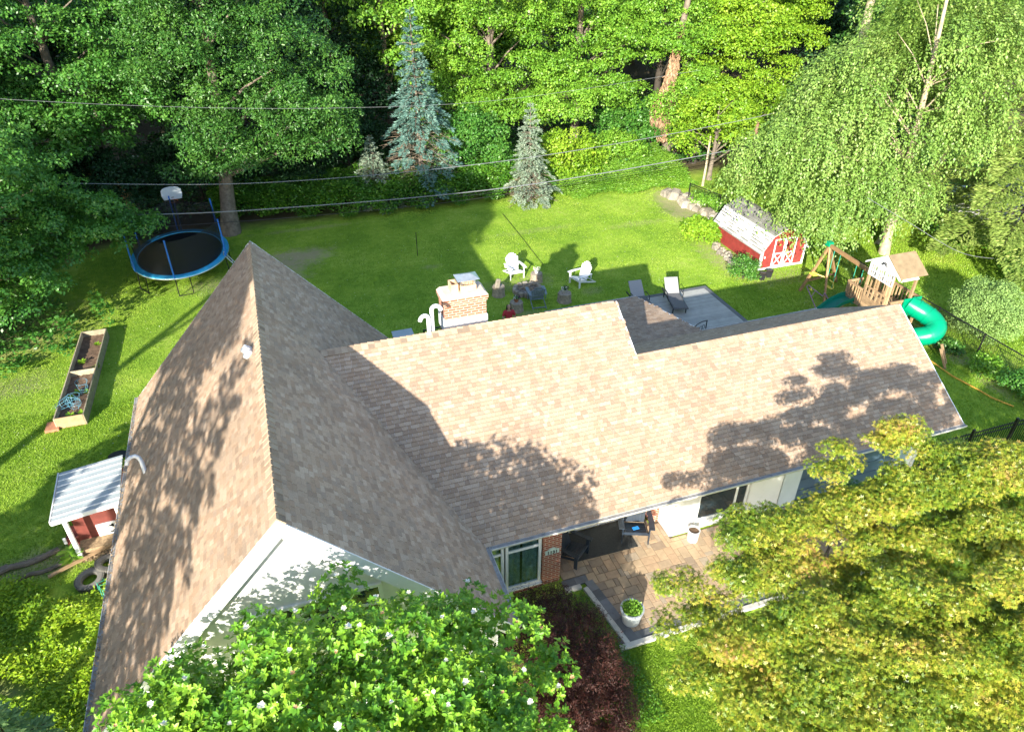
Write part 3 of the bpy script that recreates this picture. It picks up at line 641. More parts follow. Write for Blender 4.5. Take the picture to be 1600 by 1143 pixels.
tag(m.build('patio', M_PAVE, recalc=False), kind='structure')
m = MB()
def course(a, b, wd, step, z0, z1, off=0):
    a, b = Vector((*a, 0)), Vector((*b, 0)); d = (b-a).normalized(); n = Vector((-d.y, d.x, 0)); L = (b-a).length; k = max(1, int(L/step)); st = L/k
    for i in range(k):
        p = a+d*(i*st+.003); q = a+d*((i+1)*st-.003); m.prism([(*(p+n*off).xy, z0), (*(q+n*off).xy, z0), (*(q+n*(off+wd)).xy, z0), (*(p+n*(off+wd)).xy, z0)], (0, 0, 1), z1-z0)
BL = [(5.40, 11.45), (5.95, 11.45), (6.30, 9.45)]
course((5.36, 11.22), (6.06, 11.22), .23, .3, .01, .054); course((6.28, 9.22), (5.94, 11.22), -.0-.23, .3, .01, .055); course((6.0, 9.22), (15.2, 9.22), .22, .3, .01, .054)
tag(m.build('patio_border', M_DKPAVE), kind='structure')
m = MB(); course((5.36, 11.07), (5.80, 11.07), .14, 9, 0, .085); course((6.24, 9.21), (5.93, 11.07), .14, 9, 0, .085, -.02); course((5.95, 9.07), (15.2, 9.07), .14, 9, 0, .085)
tag(m.build('patio_kerb', M_CONC, bevel=.01), kind='structure')
o = MB().prism([(6.05, 11.93, .052), (7.85, 11.88, .052), (7.88, 12.92, .052), (6.06, 12.92, .052)], (0, 0, 1), .012).build('rug', M_RUG); tag(o, 'charcoal outdoor rug lying flat on the porch pavers between two navy chairs', 'rug')

# ------------------------------------------------------------ chairs
def adirondack(label, loc, rz, mat, group, s=1.0, name='adirondack_chair', lift=0):
    t = thing(name, label, 'chair', (*loc, lift), rz, group); t.scale = (s, s, s)
    # faces -y ; width 0.75
    b = MB()
    for i in range(6):   # seat slats
        y = -.28+i*.085; z = .36-.018*i-.002*i*i; b.box((0, y, z), (.54, .075, .02), rx=-13)
    b.build('seat', mat, t, bevel=.004)
    b = MB(); n = 7
    for i in range(n):
        x = (i-(n-1)/2)*.083; hgt = .80-abs(i-(n-1)/2)**2*.022
        lo = Vector((x*.86, .18, .25)); hi = Vector((x*1.12, .18+hgt*.36, .25+hgt*.93))
        b.beam(lo, hi, .076, .018, up=(0, -1, .3))
    b.box((0, .30, .46), (.58, .02, .06), rx=-20); b.box((0, .43, .80), (.54, .02, .05), rx=-20)
    b.build('backrest', mat, t, bevel=.004)
    for sx in (-1, 1):
        b = MB(); P = [(-.40, .56), (.34, .50)]
        b.prism([(sx*.30, -.40, .555), (sx*.44, -.40, .555), (sx*.45, -.1, .55), (sx*.40, .38, .53), (sx*.31, .38, .53)], (0, 0, 1), .024); b.build('armrest', mat, t, bevel=.004)
        b = MB(); b.box((sx*.33, -.30, .275), (.025, .10, .55)); b.build('leg', mat, t, bevel=.004)
        b = MB(); b.prism([(sx*.29, -.33, .37), (sx*.29, -.33, .29), (sx*.29, .62, .0), (sx*.29, .74, .0), (sx*.29, .70, .05)], (sx, 0, 0), .025); b.build('leg', mat, t, bevel=.004)
        b = MB(); b.box((sx*.335, .36, .43), (.022, .05, .2)); b.build('arm_support', mat, t)
    b = MB(); b.box((0, -.315, .335), (.58, .022, .09)); b.box((0, .64, .05), (.6, .03, .04)); b.build('stretcher', mat, t, bevel=.004)
    return t
adirondack('white slatted garden chair standing in sunlight behind the fire pit, facing the house', (10.05, 28.75), 3, M_CHAIRWHITE, 'garden chairs round the fire pit', 1.02)
adirondack('white slatted garden chair seen side on, right of the fire pit, half in shade', (12.65, 27.05), -72, M_CHAIRWHITE, 'garden chairs round the fire pit', 1.02)
adirondack('white slatted garden chair, shade painted in as grey, with its back to the house', (10.15, 26.1), 172, M_CHAIRSHADE, 'garden chairs round the fire pit', .98)
adirondack('navy slatted chair on the porch beside the brick pillar', (5.95, 12.15), 38, M_CHAIRNAVY, 'navy chairs on the porch', 1.0, lift=.05)
c2 = adirondack('navy slatted chair at the right end of the porch rug, sun on its back', (7.95, 12.35), -22, M_CHAIRNAVY, 'navy chairs on the porch', 1.12, lift=.05)
o = MB().b2((-.09, -.05, 0), (.09, .05, .015)).build('phone', simple('bright_blue', (.02, .25, .75), .4, .05, 3), None, loc=(7.87, 12.16, .05+.44)); tag(o, 'small flat bright blue object lying on the seat of the right porch chair', 'case')

# ------------------------------------------------------------ pots
def plantpot(name, label, loc, r, h, mat, soil=True, group=None, cat='planter', taper=.78):
    t = thing(name, label, cat, loc, 0, group)
    m = MB(); m.lathe([(r*taper, 0), (r*(taper+1)/2+.01*r, h*.5), (r, h*.93), (r*1.06, h*.94), (r*1.06, h), (r*.9, h), (r*.88, h*.86), (0, h*.86)], n=28); m.build('pot', mat, t, smooth=True)
    if soil: MB().lathe([(r*.885, h*.865), (r*.5, h*.9), (.001, h*.89)], n=20).build('soil', M_SOIL, t, smooth=True)
    return t
pp = plantpot('planter', 'large round pale planter full of bright green leaves at the patio corner', (6.56, 9.78, .055), .285, .46, M_CONC2 if 'M_CONC2' in globals() else simple('glazed_pale_grey', (.40, .44, .47), .4, .1, 4))
wp = plantpot('plant_pot', 'small white ceramic pot with bare brown soil by the sunny front wall', (9.42, 11.62, .05), .165, .40, simple('white_ceramic', (.60, .61, .62), .3, .08, 3), cat='pot', taper=.9)

# ------------------------------------------------------------ fire pit, stumps, flowers
t = thing('fire_pit', 'ring of pale stones holding grey ash and charred branches on the lawn', 'fire pit', (10.1, 27.1, 0))
for i in range(13):
    a = 2*math.pi*i/13; m = MB(); m.box((math.cos(a)*.60, math.sin(a)*.55, .12), (.27+R_.uniform(-.03, .03), .20, .22), rz=math.degrees(a)+90, rx=R_.uniform(-6, 6), taper=.8); m.build('ring_stone', M_STONE, t, bevel=.03)
MB().lathe([(.50, .02), (.46, .1), (.25, .15), (.001, .14)], n=20).build('ash', M_ASH, t, smooth=True)
for i in range(16):
    a = R_.uniform(0, 6.28); l = R_.uniform(.25, .45); z = .16+i*.010; c = Vector((R_.uniform(-.15, .15), R_.uniform(-.12, .12), z)); d = Vector((math.cos(a), math.sin(a), R_.uniform(-.1, .15)))
    MB().tube([c-d*l, c+d*.05, c+d*l], [.022, .02, .012], 6).build('branch', M_TWIG, t)
def stump(label, loc, r, h, lit=False):
    t = thing('tree_stump', label, 'stump', (*loc, 0), R_.uniform(0, 90), 'log stumps round the fire pit')
    m = MB(); m.lathe([(r*1.12, 0), (r*1.03, h*.15), (r*.98, h*.6), (r, h)], n=22)
    for i, v_ in enumerate(m.v):
        a = math.atan2(v_[1], v_[0]); k = 1+.05*math.sin(a*7)+.03*math.sin(a*13+1); m.v[i] = (v_[0]*k, v_[1]*k, v_[2])
    o = m.build('bark', M_STUMP, t, smooth=True)
    MB().lathe([(r*.9, h+.003), (r*.5, h+.012), (.001, h+.006)], n=20).build('cut_face', M_STUMPTOP, t)
    return t
M_STUMP = simple('stump_bark', (.33, .27, .20), .9, .35, 9, bmp=.9); M_STUMPTOP = simple('stump_top', (.30, .26, .21), .9, .3, 12)
stump('tall pale stump left of the fire pit with a stone propped on it', (8.75, 27.2), .27, .46)
stump('sunlit stump behind the fire pit carrying a white flower bowl', (10.85, 27.95), .27, .42)
stump('shaded stump nearest the seated group with a terracotta flower pot on it', (9.05, 25.65), .28, .42)
stump('shaded stump at the right of the shade-grey chair with a pale flower pot on it', (11.35, 25.75), .29, .42)
m = MB(); m.box((0, 0, .22), (.24, .16, .44), ry=12, taper=.8); o = m.build('stone_block', M_STONE, bevel=.03, loc=(8.66, 27.05, .46)); tag(o, 'upright grey stone block resting on the leftmost stump', 'stone')

# ------------------------------------------------------------ sun loungers and deck
dk = thing('deck', 'low grey board deck with a dark border behind the house', 'deck', (0, 0, 0))
m = MB(); y = 17.62
while y < 24.3: m.b2((12.6, y, .24), (17.56, min(y+.135, 24.35), .295), R_.random()); y += .142
m.build('deck_boards', M_DECK, dk)
m = MB(); m.b2((12.6, 24.36, .235), (17.75, 24.55, .30)); m.b2((17.57, 17.6, .235), (17.75, 24.355, .30)); m.b2((12.6, 24.51, 0), (17.75, 24.54, .23)); m.b2((17.71, 17.6, 0), (17.74, 24.5, .23)); m.each('deck_border', M_DECKEDGE, dk)
def lounger(label, x, y, rz):
    t = thing('sun_lounger', label, 'sun lounger', (x, y, .3), rz, 'sun loungers on the deck')
    m = MB(); m.box((0, -.35, .30), (.62, 1.35, .05)); m.box((0, -.35, .333), (.56, 1.30, .02)); m.build('seat', M_WICKER, t, bevel=.008)
    m = MB(); m.box((0, .56, .56), (.60, .80, .05), rx=44); m.build('backrest', M_CUSH, t, bevel=.01)
    m = MB()
    for sx in (-1, 1): m.beam((sx*.30, -1.02, .29), (sx*.30, .90, .29), .04, .06); m.tube([(sx*.33, -.1, .32), (sx*.35, -.08, .50), (sx*.35, .35, .52), (sx*.33, .42, .42)], .016, 6)
    m.beam((-.3, .55, .28), (.3, .55, .28), .03, .03); m.build('frame', M_BLACKP, t)
    for sx in (-1, 1):
        for yy in (-.85, .6): MB().beam((sx*.28, yy, 0), (sx*.28, yy, .28), .04, .04).build('leg', M_BLACKP, t)
    return t
lounger('grey sun lounger on the deck with its raised back in sunlight', 15.55, 23.55, -14)
lounger('grey sun lounger wholly in shade, nearest the fire pit', 14.05, 23.75, -4)
t = thing('railing', 'short black wrought iron railing piece at the deck steps', 'railing', (15.05, 20.7, .3))
m = MB(); m.beam((.28, 0, 0), (.28, 0, .78), .03, .03); m.beam((-.28, 0, 0), (-.28, 0, .55), .03, .03); m.tube([(-.28, 0, .5), (-.15, 0, .66), (.05, 0, .74), (.28, 0, .76)], .018, 6); m.tube([(-.28, 0, .1), (.28, 0, .1)], .014, 6); m.build('rail_frame', M_BLACK, t)
m = MB()
for k in range(4): m.tube([(-.2+.12*k+.06*math.cos(a/6*6.28), 0, .38+.06*k*.6+.10*math.sin(a/6*6.28)) for a in range(7)], .010, 5)
m.build('scrollwork', M_BLACK, t)

# air conditioner top & low fence behind the house
t = thing('box_unit', 'pale grey boxy unit top seen just over the roof ridge beside a dark rail', 'utility box', (3.75, 23.8, 0)); MB().b2((-.38, -.3, .05), (.38, .3, .85)).build('casing', M_GREY, t, bevel=.02); MB().b2((-.40, -.32, .86), (.40, .32, .92)).build('lid', M_GREY, t, bevel=.01)
def railpiece(loc, x, label):
    t = thing('garden_rail', label, 'railing', loc, 0, 'black rails behind the ridge')
    m = MB()
    m.beam((0, 0, 0), (0, 0, 1.0), .05, .05); m.beam((x, 0, 0), (x, 0, 1.05), .05, .05); m.beam((0, 0, .97), (x, 0, 1.0), .04, .04); m.beam((0, 0, .4), (x, 0, .4), .03, .03); m.build('rail', M_BLACK, t); return t
railpiece((4.55, 23.7, 0), .72, 'black metal rail standing behind the ridge left of the white pipes'); railpiece((5.4, 23.5, 0), .62, 'black metal rail standing directly behind the white pipes')
t = thing('storage_box', 'light grey lidded box behind the ridge below the white pipes', 'box', (5.5, 23.35, 0)); MB().b2((-.35, -.2, 0), (.35, .2, .82)).build('casing', M_GREY, t, bevel=.02); MB().b2((-.37, -.22, .825), (.37, .22, .87)).build('lid', M_GREY, t)

# ------------------------------------------------------------ trampoline
TX, TY, RX, RY, TH = -4.68, 34.45, 2.12, 2.72, .90
t = thing('trampoline', 'oval trampoline with a black mat, blue edge pad and black safety net', 'trampoline', (TX, TY, 0))
def ring(r0, r1, z0, z1, n=56, zoff=0):
    m = MB(); vs = []
    for r, z in ((r0, z0), (r1, z1), (r1, z1-.05), (r0, z0-.03)):
        for k in range(n):
            a = 2*math.pi*k/n; vs.append(((RX+r)*math.cos(a), (RY+r)*math.sin(a), z))
    m.add(vs, [(i*n+k, i*n+(k+1) % n, ((i+1) % 4)*n+(k+1) % n, ((i+1) % 4)*n+k) for i in range(4) for k in range(n)]); return m
ring(-.26, .04, TH+.02, TH+.02).build('edge_pad', M_BLUE, t, smooth=True)
m = MB(); m.lathe([(.001, TH-.10), (.5, TH-.09), (.88, TH-.02), (.895, TH-.02)], n=48, sx=RX, sy=RY); m.build('mat', M_MAT, t, smooth=True)
m = MB(); m.tube([((RX+.02)*math.cos(a*.1309), (RY+.02)*math.sin(a*.1309), TH-.06) for a in range(48)], .03, 6, closed=True); m.build('frame_ring', M_STEEL, t)
ang = [-94, -22, 40, 96, 150, 212]
for a in ang:
    a = rad(a); x, y = (RX+.06)*math.cos(a), (RY+.06)*math.sin(a)
    m = MB(); m.tube([(x, y, TH-.02), (x*1.01, y*1.01, TH+.9), (x*1.0, y*1.0, TH+1.8)], .035, 8); m.build('net_pole', M_BLUEPOLE, t)
    m = MB(); x, y = (RX+.0)*math.cos(a), (RY+.0)*math.sin(a); m.tube([(x, y, TH-.06), (x*1.03, y*1.03, .03), ], .024, 6); a2 = a+.28; x2, y2 = RX*math.cos(a2), RY*math.sin(a2)
    m.tube([(x*1.03, y*1.03, .03), (x2*1.03, y2*1.03, .03), (x2, y2, TH-.06)], .024, 6); m.build('leg', M_BLACK, t)
m = MB(); n = 60; vs = []; fs = []
seq = [ang[(i) % 6]+(360 if i >= 6 else 0) for i in range(7)]
pts = []
for i in range(6):
    for k in range(8):
        u = k/8; a = rad(seq[i]*(1-u)+seq[i+1]*u); sag = 1-.10*math.sin(math.pi*u); pts.append((a, sag, .10*math.sin(math.pi*u)))
pts.append((rad(seq[6]), 1, 0))
skip = lambda i: False
for (a, s_, dz) in pts:
    vs += [((RX-.22)*math.cos(a), (RY-.22)*math.sin(a), TH+.02), ((RX-.05)*math.cos(a)*s_, (RY-.05)*math.sin(a)*s_, TH+1.68-dz)]
m.add(vs, [(2*i, 2*i+2, 2*i+3, 2*i+1) for i in range(len(pts)-1)])
m.build('safety_net', M_NET, t, recalc=False)
m = MB(); a = rad(-18); x, y = RX*math.cos(a), RY*math.sin(a)
for o_ in (-.17, .17): m.tube([(x-.1, y+o_, TH+.06), (x+.55, y+o_-.1, .0)], .018, 6)
for k in range(4): m.tube([(x-.1+.15*k, y-.17-.02*k, TH+.03-.21*k), (x-.1+.15*k, y+.17-.02*k, TH+.03-.21*k)], .018, 6)
m.build('ladder', M_STEEL, t)
# basketball hoop behind
t = thing('basketball_hoop', 'basketball hoop on a dark blue pole behind the trampoline', 'basketball hoop', (-4.86, 38.2, 0), 6)
MB().tube([(0, 0, 0), (0, 0, 2.25)], .045, 8).build('pole', simple('dark_blue_metal', (.02, .05, .14), .4, .1, 3), t)
m = MB(); bw = .48; pts = [(-bw*.86, 2.2), (bw*.86, 2.2), (bw, 2.42), (bw*.98, 2.68)]+[(bw*.9*math.cos(rad(a)), 2.70+.16*math.sin(rad(a))) for a in (30, 60, 90, 120, 150)]+[(-bw*.98, 2.68), (-bw, 2.42)]
m.prism([(x, -.05, z) for x, z in pts], (0, -1, 0), .05); m.build('backboard', simple('white_board', (.62, .68, .74), .4, .08, 3), t, bevel=.01)
MB().b2((-.06, -.112, 2.30), (.06, -.104, 2.33)).build('board_mark', M_BLACKP, t)
MB().tube([(.22*math.cos(a*.5236), -.36+.22*math.sin(a*.5236), 2.22) for a in range(12)], .010, 6, closed=True).build('rim', simple('orange_metal', (.6, .15, .02), .4, .1, 3), t)
MB().box((0, .05, .07), (.8, .6, .14), taper=.8).build('base', M_BLACKP, t, bevel=.03)

# lawn pole
o = MB().tube([(0, 0, 0), (0, 0, 1.25)], .018, 6).build('garden_stake', M_BLACK, loc=(6.2, 32.4, 0)); tag(o, 'thin black stake standing alone on the shaded lawn', 'stake')
o = MB().tube([(11.9, 36.2, .05), (11.85, 33, .035), (11.75, 29.4, .03)], .012, 5).build('guide_wire', M_BLACK); tag(o, 'thin dark line lying across the sunny lawn towards the fire pit', 'cord')

# ------------------------------------------------------------ raised bed
t = thing('raised_bed', 'long timber garden bed with a dividing board and brown soil', 'raised bed', (-7.9, 25.9, 0), -.6)
m = MB(); W2, L2, H = .47, 2.98, .42
m.b2((-W2, -L2, 0), (-W2+.045, L2, H)); m.b2((W2-.045, -L2, 0), (W2, L2, H)); m.each('side_board', M_WOOD, t, bevel=.006)
m = MB(); m.b2((-W2+.047, L2-.045, 0), (W2-.047, L2, H)); m.b2((-W2+.047, -.03, .05), (W2-.047, .03, H-.01)); m.each('cross_board', M_WOOD, t, bevel=.006)
m = MB(); m.b2((-W2+.047, -L2, 0), (W2-.047, -L2+.045, H)); m.build('end_board', M_CEDARL, t, bevel=.006)
m = MB(); n1, n2 = 10, 50; vs = []
for j in range(n2+1):
    for i in range(n1+1): vs.append((-W2+.046+i*(2*W2-.092)/n1, -L2+.046+j*(2*L2-.092)/n2, .20+R_.uniform(-.025, .025)))
m.add(vs, [(j*(n1+1)+i, j*(n1+1)+i+1, (j+1)*(n1+1)+i+1, (j+1)*(n1+1)+i) for j in range(n2) for i in range(n1)]); m.build('soil', M_SOIL, t, smooth=True, recalc=False)
o = MB().box((0, 0, .05), (.42, .5, .1)).build('brick_slab', simple('orange_brick', (.45, .20, .11), .85, .2, 6), loc=(-8.52, 23.05, 0)); tag(o, 'flat orange brick slab beside the near corner of the garden bed', 'brick')
def cage(label, loc, rot, mat, r=.2, h=.75, name='tomato_cage', group='blue wire plant cages', sq=False):
    t = thing(name, label, 'plant cage', loc, 0, group); t.rotation_euler = tuple(rad(a) for a in rot)
    for k, (rr, z) in enumerate(((r*.62, .12), (r*.8, h*.5), (r, h))):
        if sq: MB().tube([(rr, rr, z), (-rr, rr, z), (-rr, -rr, z), (rr, -rr, z)], .009, 5, closed=True).build('hoop', mat, t)
        else: MB().tube([(rr*math.cos(a*.3927), rr*math.sin(a*.3927), z) for a in range(16)], .005, 4, closed=True).build('hoop', mat, t)
    for k in range(4):
        a = k*math.pi/2+.78; c, s_ = math.cos(a), math.sin(a); q = 1.41 if sq else 1; MB().tube([(c*r*.5*q, s_*r*.5*q, -.1), (c*r*q, s_*r*q, h)], .005, 4).build('wire', mat, t)
    return t
cage('blue wire plant cage lying on its side against the left board of the bed', (-8.15, 24.0, .42), (75, 15, 30), M_CYANWIRE)
cage('blue wire plant cage lying half over the grass at the near left of the bed', (-8.45, 23.7, .35), (60, -10, 80), M_CYANWIRE)
cage('blue wire plant cage standing in the soil furthest up the near half of the bed', (-7.7, 24.6, .22), (6, 4, 0), M_CYANWIRE, h=.5)
cage('blue wire plant cage standing near the front board of the bed', (-7.85, 23.7, .22), (-8, 6, 0), M_CYANWIRE, h=.5)

# ------------------------------------------------------------ coop
t = thing('chicken_coop', 'small barn-red animal house with a white ribbed roof, white corner posts and a white hatch', 'coop', (-6.2, 17.35, 0), 3)
MB().b2((-.62, -.45, .28), (.72, .85, 1.5)).build('body', M_COOPRED, t, bevel=.01)
MB().b2((-.95, -.42, .05), (-.63, .1, .42)).build('side_box', M_COOPRED, t, bevel=.01)
o_ = MB().b2((-1.0, -.46, .30), (-.93, -.42, .5)).build('box_trim', M_TRIM, t)
m = MB(); m.prism([(-.85, -1.0, 1.62), (.80, -1.0, 1.76), (.80, .98, 1.76), (-.85, .98, 1.62)], (0, 0, 1), .035)
rf = m.build('roof', simple('ribbed_white_metal', (.37, .42, .435), .6, .08, 2, grime=(.5, .55, .56)), t)
m = MB()
for k in range(8): yy = -.86+k*.245; m.beam((-.85, yy, 1.66), (.80, yy, 1.80), .028, .03)
m.build('roof_rib', M_TRIM, rf)
m = MB(); m.prism([(-.87, -1.02, 1.53), (.82, -1.02, 1.67), (.82, -1.02, 1.80), (-.87, -1.02, 1.66)], (0, -1, 0), .03); m.prism([(-.87, -1.02, 1.53), (-.87, 1.0, 1.53), (-.87, 1.0, 1.66), (-.87, -1.02, 1.66)], (-1, 0, 0), .03); m.build('roof_edge', M_TRIM, rf)
for x in (-.60, .66): MB().b2((x-.05, -.98, 0), (x+.05, -.88, 1.62)).build('corner_post', M_TRIM, t)
for x in (-.60, .66): MB().b2((x-.05, .80, 0), (x+.05, .90, 1.62)).build('corner_post', M_TRIM, t)
h_ = MB().b2((-.12, -.50, .30), (.36, -.455, .72)).build('hatch', M_TRIM, t, bevel=.005)
m = MB()
for zz in (.62, .40): m.prism([(.30, -.515, zz-.035), (.30, -.515, zz+.035), (.12, -.515, zz)], (0, -1, 0), .012); m.b2((.27, -.53, zz-.05), (.32, -.512, zz+.05))
m.build('hinge', M_BLACK, h_)
MB().b2((-.62, -.88, .0), (.72, -.45, .29)).build('ramp_base', M_LEAFLITTER, t)
# tyres, cage, boards
def tyre(label, loc, rx_, ry_):
    t = thing('tyre', label, 'tyre', loc, 20, 'old tyres by the coop'); t.rotation_euler = (rad(rx_), rad(ry_), 0)
    m = MB(); pr = []
    R, r = .27, .10
    n = 30; vs = []; k = 12
    for i in range(n):
        a = 2*math.pi*i/n
        for j in range(k):
            b_ = 2*math.pi*j/k; cr = math.cos(b_); rr = R+r*(max(-.8, min(.85, cr*1.25))); z = r*.85*math.sin(b_); vs.append((rr*math.cos(a), rr*math.sin(a), z))
    m.add(vs, [(i*k+j, ((i+1) % n)*k+j, ((i+1) % n)*k+(j+1) % k, i*k+(j+1) % k) for i in range(n) for j in range(k)]); m.build('casing', M_RUBBER, t, smooth=True)
    m = MB()
    for i in range(40):
        a = 2*math.pi*i/40; m.box(((R+r*.86)*math.cos(a), (R+r*.86)*math.sin(a), 0), (.02, .03, .15), rz=math.degrees(a))
    m.build('tread', M_RUBBER, t); return t
tyre('sun faded tyre lying in weeds with a green wire cage on it', (-6.42, 15.45, .14), 5, -4); tyre('sun faded tyre tucked behind the other, close to the roof edge', (-5.98, 15.85, .16), -8, 12)
cage('green wire plant cage lying across the front tyre', (-6.05, 15.0, .35), (70, 8, 28), M_TEAL, .17, .85, 'plant_cage', 'green wire plant cage', sq=True)
o = MB().beam((-7.5, 15.95, .1), (-6.05, 16.5, .22), .10, .04).build('timber_board', M_CEDARL); tag(o, 'pale timber board lying in the weeds behind the tyres', 'board')
for k, (a, b, r) in enumerate([((-10.3, 16.2, .07), (-8.6, 16.7, .08), .075), ((-8.9, 16.5, .06), (-7.4, 16.9, .09), .085), ((-8.3, 16.1, .05), (-7.1, 16.45, .05), .06)]):
    pts = [Vector(a).lerp(Vector(b), u)+Vector((0, .06*math.sin(u*7), .02*math.sin(u*9))) for u in (0, .25, .5, .75, 1)]
    o = MB().tube(pts, [r*.7, r, r*1.1, r, r*.8], 8).build('fallen_log', M_BARK, smooth=True); tag(o, ['thin grey log on the grass furthest left of the coop', 'thick grey log lying just left of the coop posts', 'short grey log lying nearest the tyres'][k], 'log', 'grey logs beside the coop')
for k, (x, y, s_) in enumerate([(-6.55, 19.6, .5), (-5.55, 19.3, .4)]):
    t = thing('storage_bin', ['black plastic bin on the shaded grass behind the coop roof', 'dark plastic bin against the house eave behind the coop'][k], 'bin', (x, y, 0), 10, 'dark bins behind the coop'); MB().box((0, 0, .25), (.6*s_*2, .4, .5), taper=1.1).build('tub', M_BLACKP, t, bevel=.03); MB().box((0, 0, .52), (.65*s_*2, .45, .05)).build('lid', M_BLACKP, t, bevel=.02)
o = MB().lathe([(.30, 0), (.30, .03), (.2, .045), (.001, .05)], n=18, sx=1, sy=.75).build('ground_cover_lid', M_BLACKP, loc=(-6.3, 20.8, .0)); tag(o, 'small round dark lid on the grass above the coop', 'lid')

# ------------------------------------------------------------ barn shed
t = thing('garden_shed', 'small red barn shed with a pale grey gambrel roof and white X-braced doors', 'shed', (0, 0, 0))
x0, x1, y0, y1, hw = 21.35, 23.75, 25.55, 29.5, 1.02; xm = (x0+x1)/2
xb0, xb1, hb, hr = x0+.42, x1-.42, 1.72, 2.08
prof = [(x0, .05), (x1, .05), (x1, hw), (xb1, hb-.03), (xm, hr-.04), (xb0, hb-.03), (x0, hw)]
m = MB(); m.prism([(x, y0, z) for x, z in prof], (0, 1, 0), y1-y0); m.build('body', M_RED, t)
m = MB()
for (a, b) in (((x0-.13, hw-.14), (xb0, hb)), ((xb0, hb), (xm, hr)), ((xm, hr), (xb1, hb)), ((xb1, hb), (x1+.13, hw-.14))):
    n_ = Vector((-(b[1]-a[1]), 0, b[0]-a[0])).normalized(); U_ = Vector((b[0]-a[0], 0, b[1]-a[1])); L_ = U_.length
    m.prism([(a[0], y0-.12, a[1]), (b[0], y0-.12, b[1]), (b[0], y1+.1, b[1]), (a[0], y1+.1, a[1])], n_, .03)
    mm = MB()
rf = m.build('roof', M_TRIM, t)
M_BSH = shinglemat('barn_shingles', [(.245, .24, .225), (.21, .205, .19), (.275, .27, .25), (.185, .18, .165), (.235, .23, .215)], dirt=.6, dirtcol=(.33, .33, .28))
mm = MB()
for (a, b) in (((x0-.15, hw-.13), (xb0, hb+.03)), ((xm, hr+.032), (xb0, hb+.032)), ((xm, hr+.032), (xb1, hb+.032)), ((x1+.15, hw-.13), (xb1, hb+.03))):
    lo, hi = (a, b) if a[1] < b[1] else (b, a)
    U_ = Vector((hi[0]-lo[0], 0, hi[1]-lo[1])); n_ = Vector((-U_.z, 0, U_.x)); n_ = n_ if n_.z > 0 else -n_
    shingles(mm, (lo[0], y0-.13, lo[1]), (0, 1, 0), U_, n_, y1-y0+.24, U_.length, lambda c: True, e=.14, wmin=.2, wmax=.4)
mm.build('shingles', M_BSH, rf, recalc=False)
m = MB()
for x in (x0, x1): m.b2((x-.05, y0-.035, .03), (x+.05, y0+.06, hw)); m.b2((x-.05, y1-.06, .03), (x+.05, y1+.035, hw))
m.b2((x0+.06, y0-.03, .03), (x1-.06, y0-.005, .12)); m.each('corner_trim', M_TRIM, t)
for k in (0, 1):
    a = xm-.62 if k == 0 else xm+.01; b = a+.61; z0_, z1_ = .13, 1.55
    d = MB().b2((a, y0-.03, z0_), (b, y0-.012, z1_)).build('door', M_RED, t)
    m = MB(); w_ = .07; yy = y0-.034
    m.b2((a, yy-.014, z0_), (a+w_, yy, z1_)); m.b2((b-w_, yy-.014, z0_), (b, yy, z1_)); m.b2((a+w_, yy-.014, z0_), (b-w_, yy, z0_+w_)); m.b2((a+w_, yy-.014, z1_-w_), (b-w_, yy, z1_)); m.b2((a+w_, yy-.014, .76), (b-w_, yy, .83))
    m.beam((a+w_, yy-.010, z0_+w_), (b-w_, yy-.010, .76), .06, .010, up=(0, -1, 0)); m.beam((b-w_, yy-.013, z0_+w_), (a+w_, yy-.013, .76), .06, .010, up=(0, -1, 0)); m.build('door_trim', M_TRIM, d)
m = MB(); m.b2((x0+.14, y0-.035, .62), (x0+.2, y0-.008, .72)); m.build('latch', M_TRIM, t)
for k, (x, y) in enumerate(((20.95, 24.72), (21.42, 24.85))):
    t = thing('recycling_tub', ['black plastic tub at the shed foot nearer the bush', 'black plastic tub at the foot of the shed, nearer the doors'][k], 'tub', (x, y, 0), 12, 'black tubs by the shed'); m = MB(); m.lathe([(.15, 0), (.20, .32), (.22, .34), (.20, .345), (.18, .33), (.14, .05), (.001, .05)], n=4, sx=1.1, sy=.9); m.build('tub', M_BLACKP, t)
    MB().lathe([(.17, .27), (.001, .29)], n=4, sx=1.1, sy=.9).build('soil', M_SOIL, t)
# stacked stones / firewood along the shed
for k in range(34):
    u = k/33; x = 20.95-.45*u+R_.uniform(-.22, .22); y = 28.9-3.3*u+R_.uniform(-.12, .12); s_ = R_.uniform(.14, .30)
    m = MB(); m.box((0, 0, s_*.4), (s_*1.3, s_, s_*.8), rx=R_.uniform(-15, 15), ry=R_.uniform(-15, 15), taper=.7); o = m.build('garden_rock', M_STONE, bevel=.03, loc=(x, y, 0)); o.rotation_euler = (0, 0, R_.uniform(0, 6))
    tag(o, 'pale rough stone in the low pile along the red shed wall', 'rock', 'pale stones piled along the shed wall')
# old retaining wall of boulders in the corner by the fence
for k in range(22):
    u = k/21; x = 22.3+.7*u+R_.uniform(-.35, .35); y = 36.0-5.0*u+R_.uniform(-.2, .2); s_ = R_.uniform(.35, .75)
    m = MB(); m.box((0, 0, s_*.3), (s_*1.4, s_, s_*.7), rx=R_.uniform(-10, 10), ry=R_.uniform(-10, 10), taper=.65); o = m.build('boulder', M_STONE, bevel=.06, loc=(x, y, 0)); o.rotation_euler = (0, 0, R_.uniform(0, 6))
    tag(o, 'weathered grey-tan boulder in the rocky bank between the lawn and the wire fence', 'boulder', 'boulders of the rocky bank')

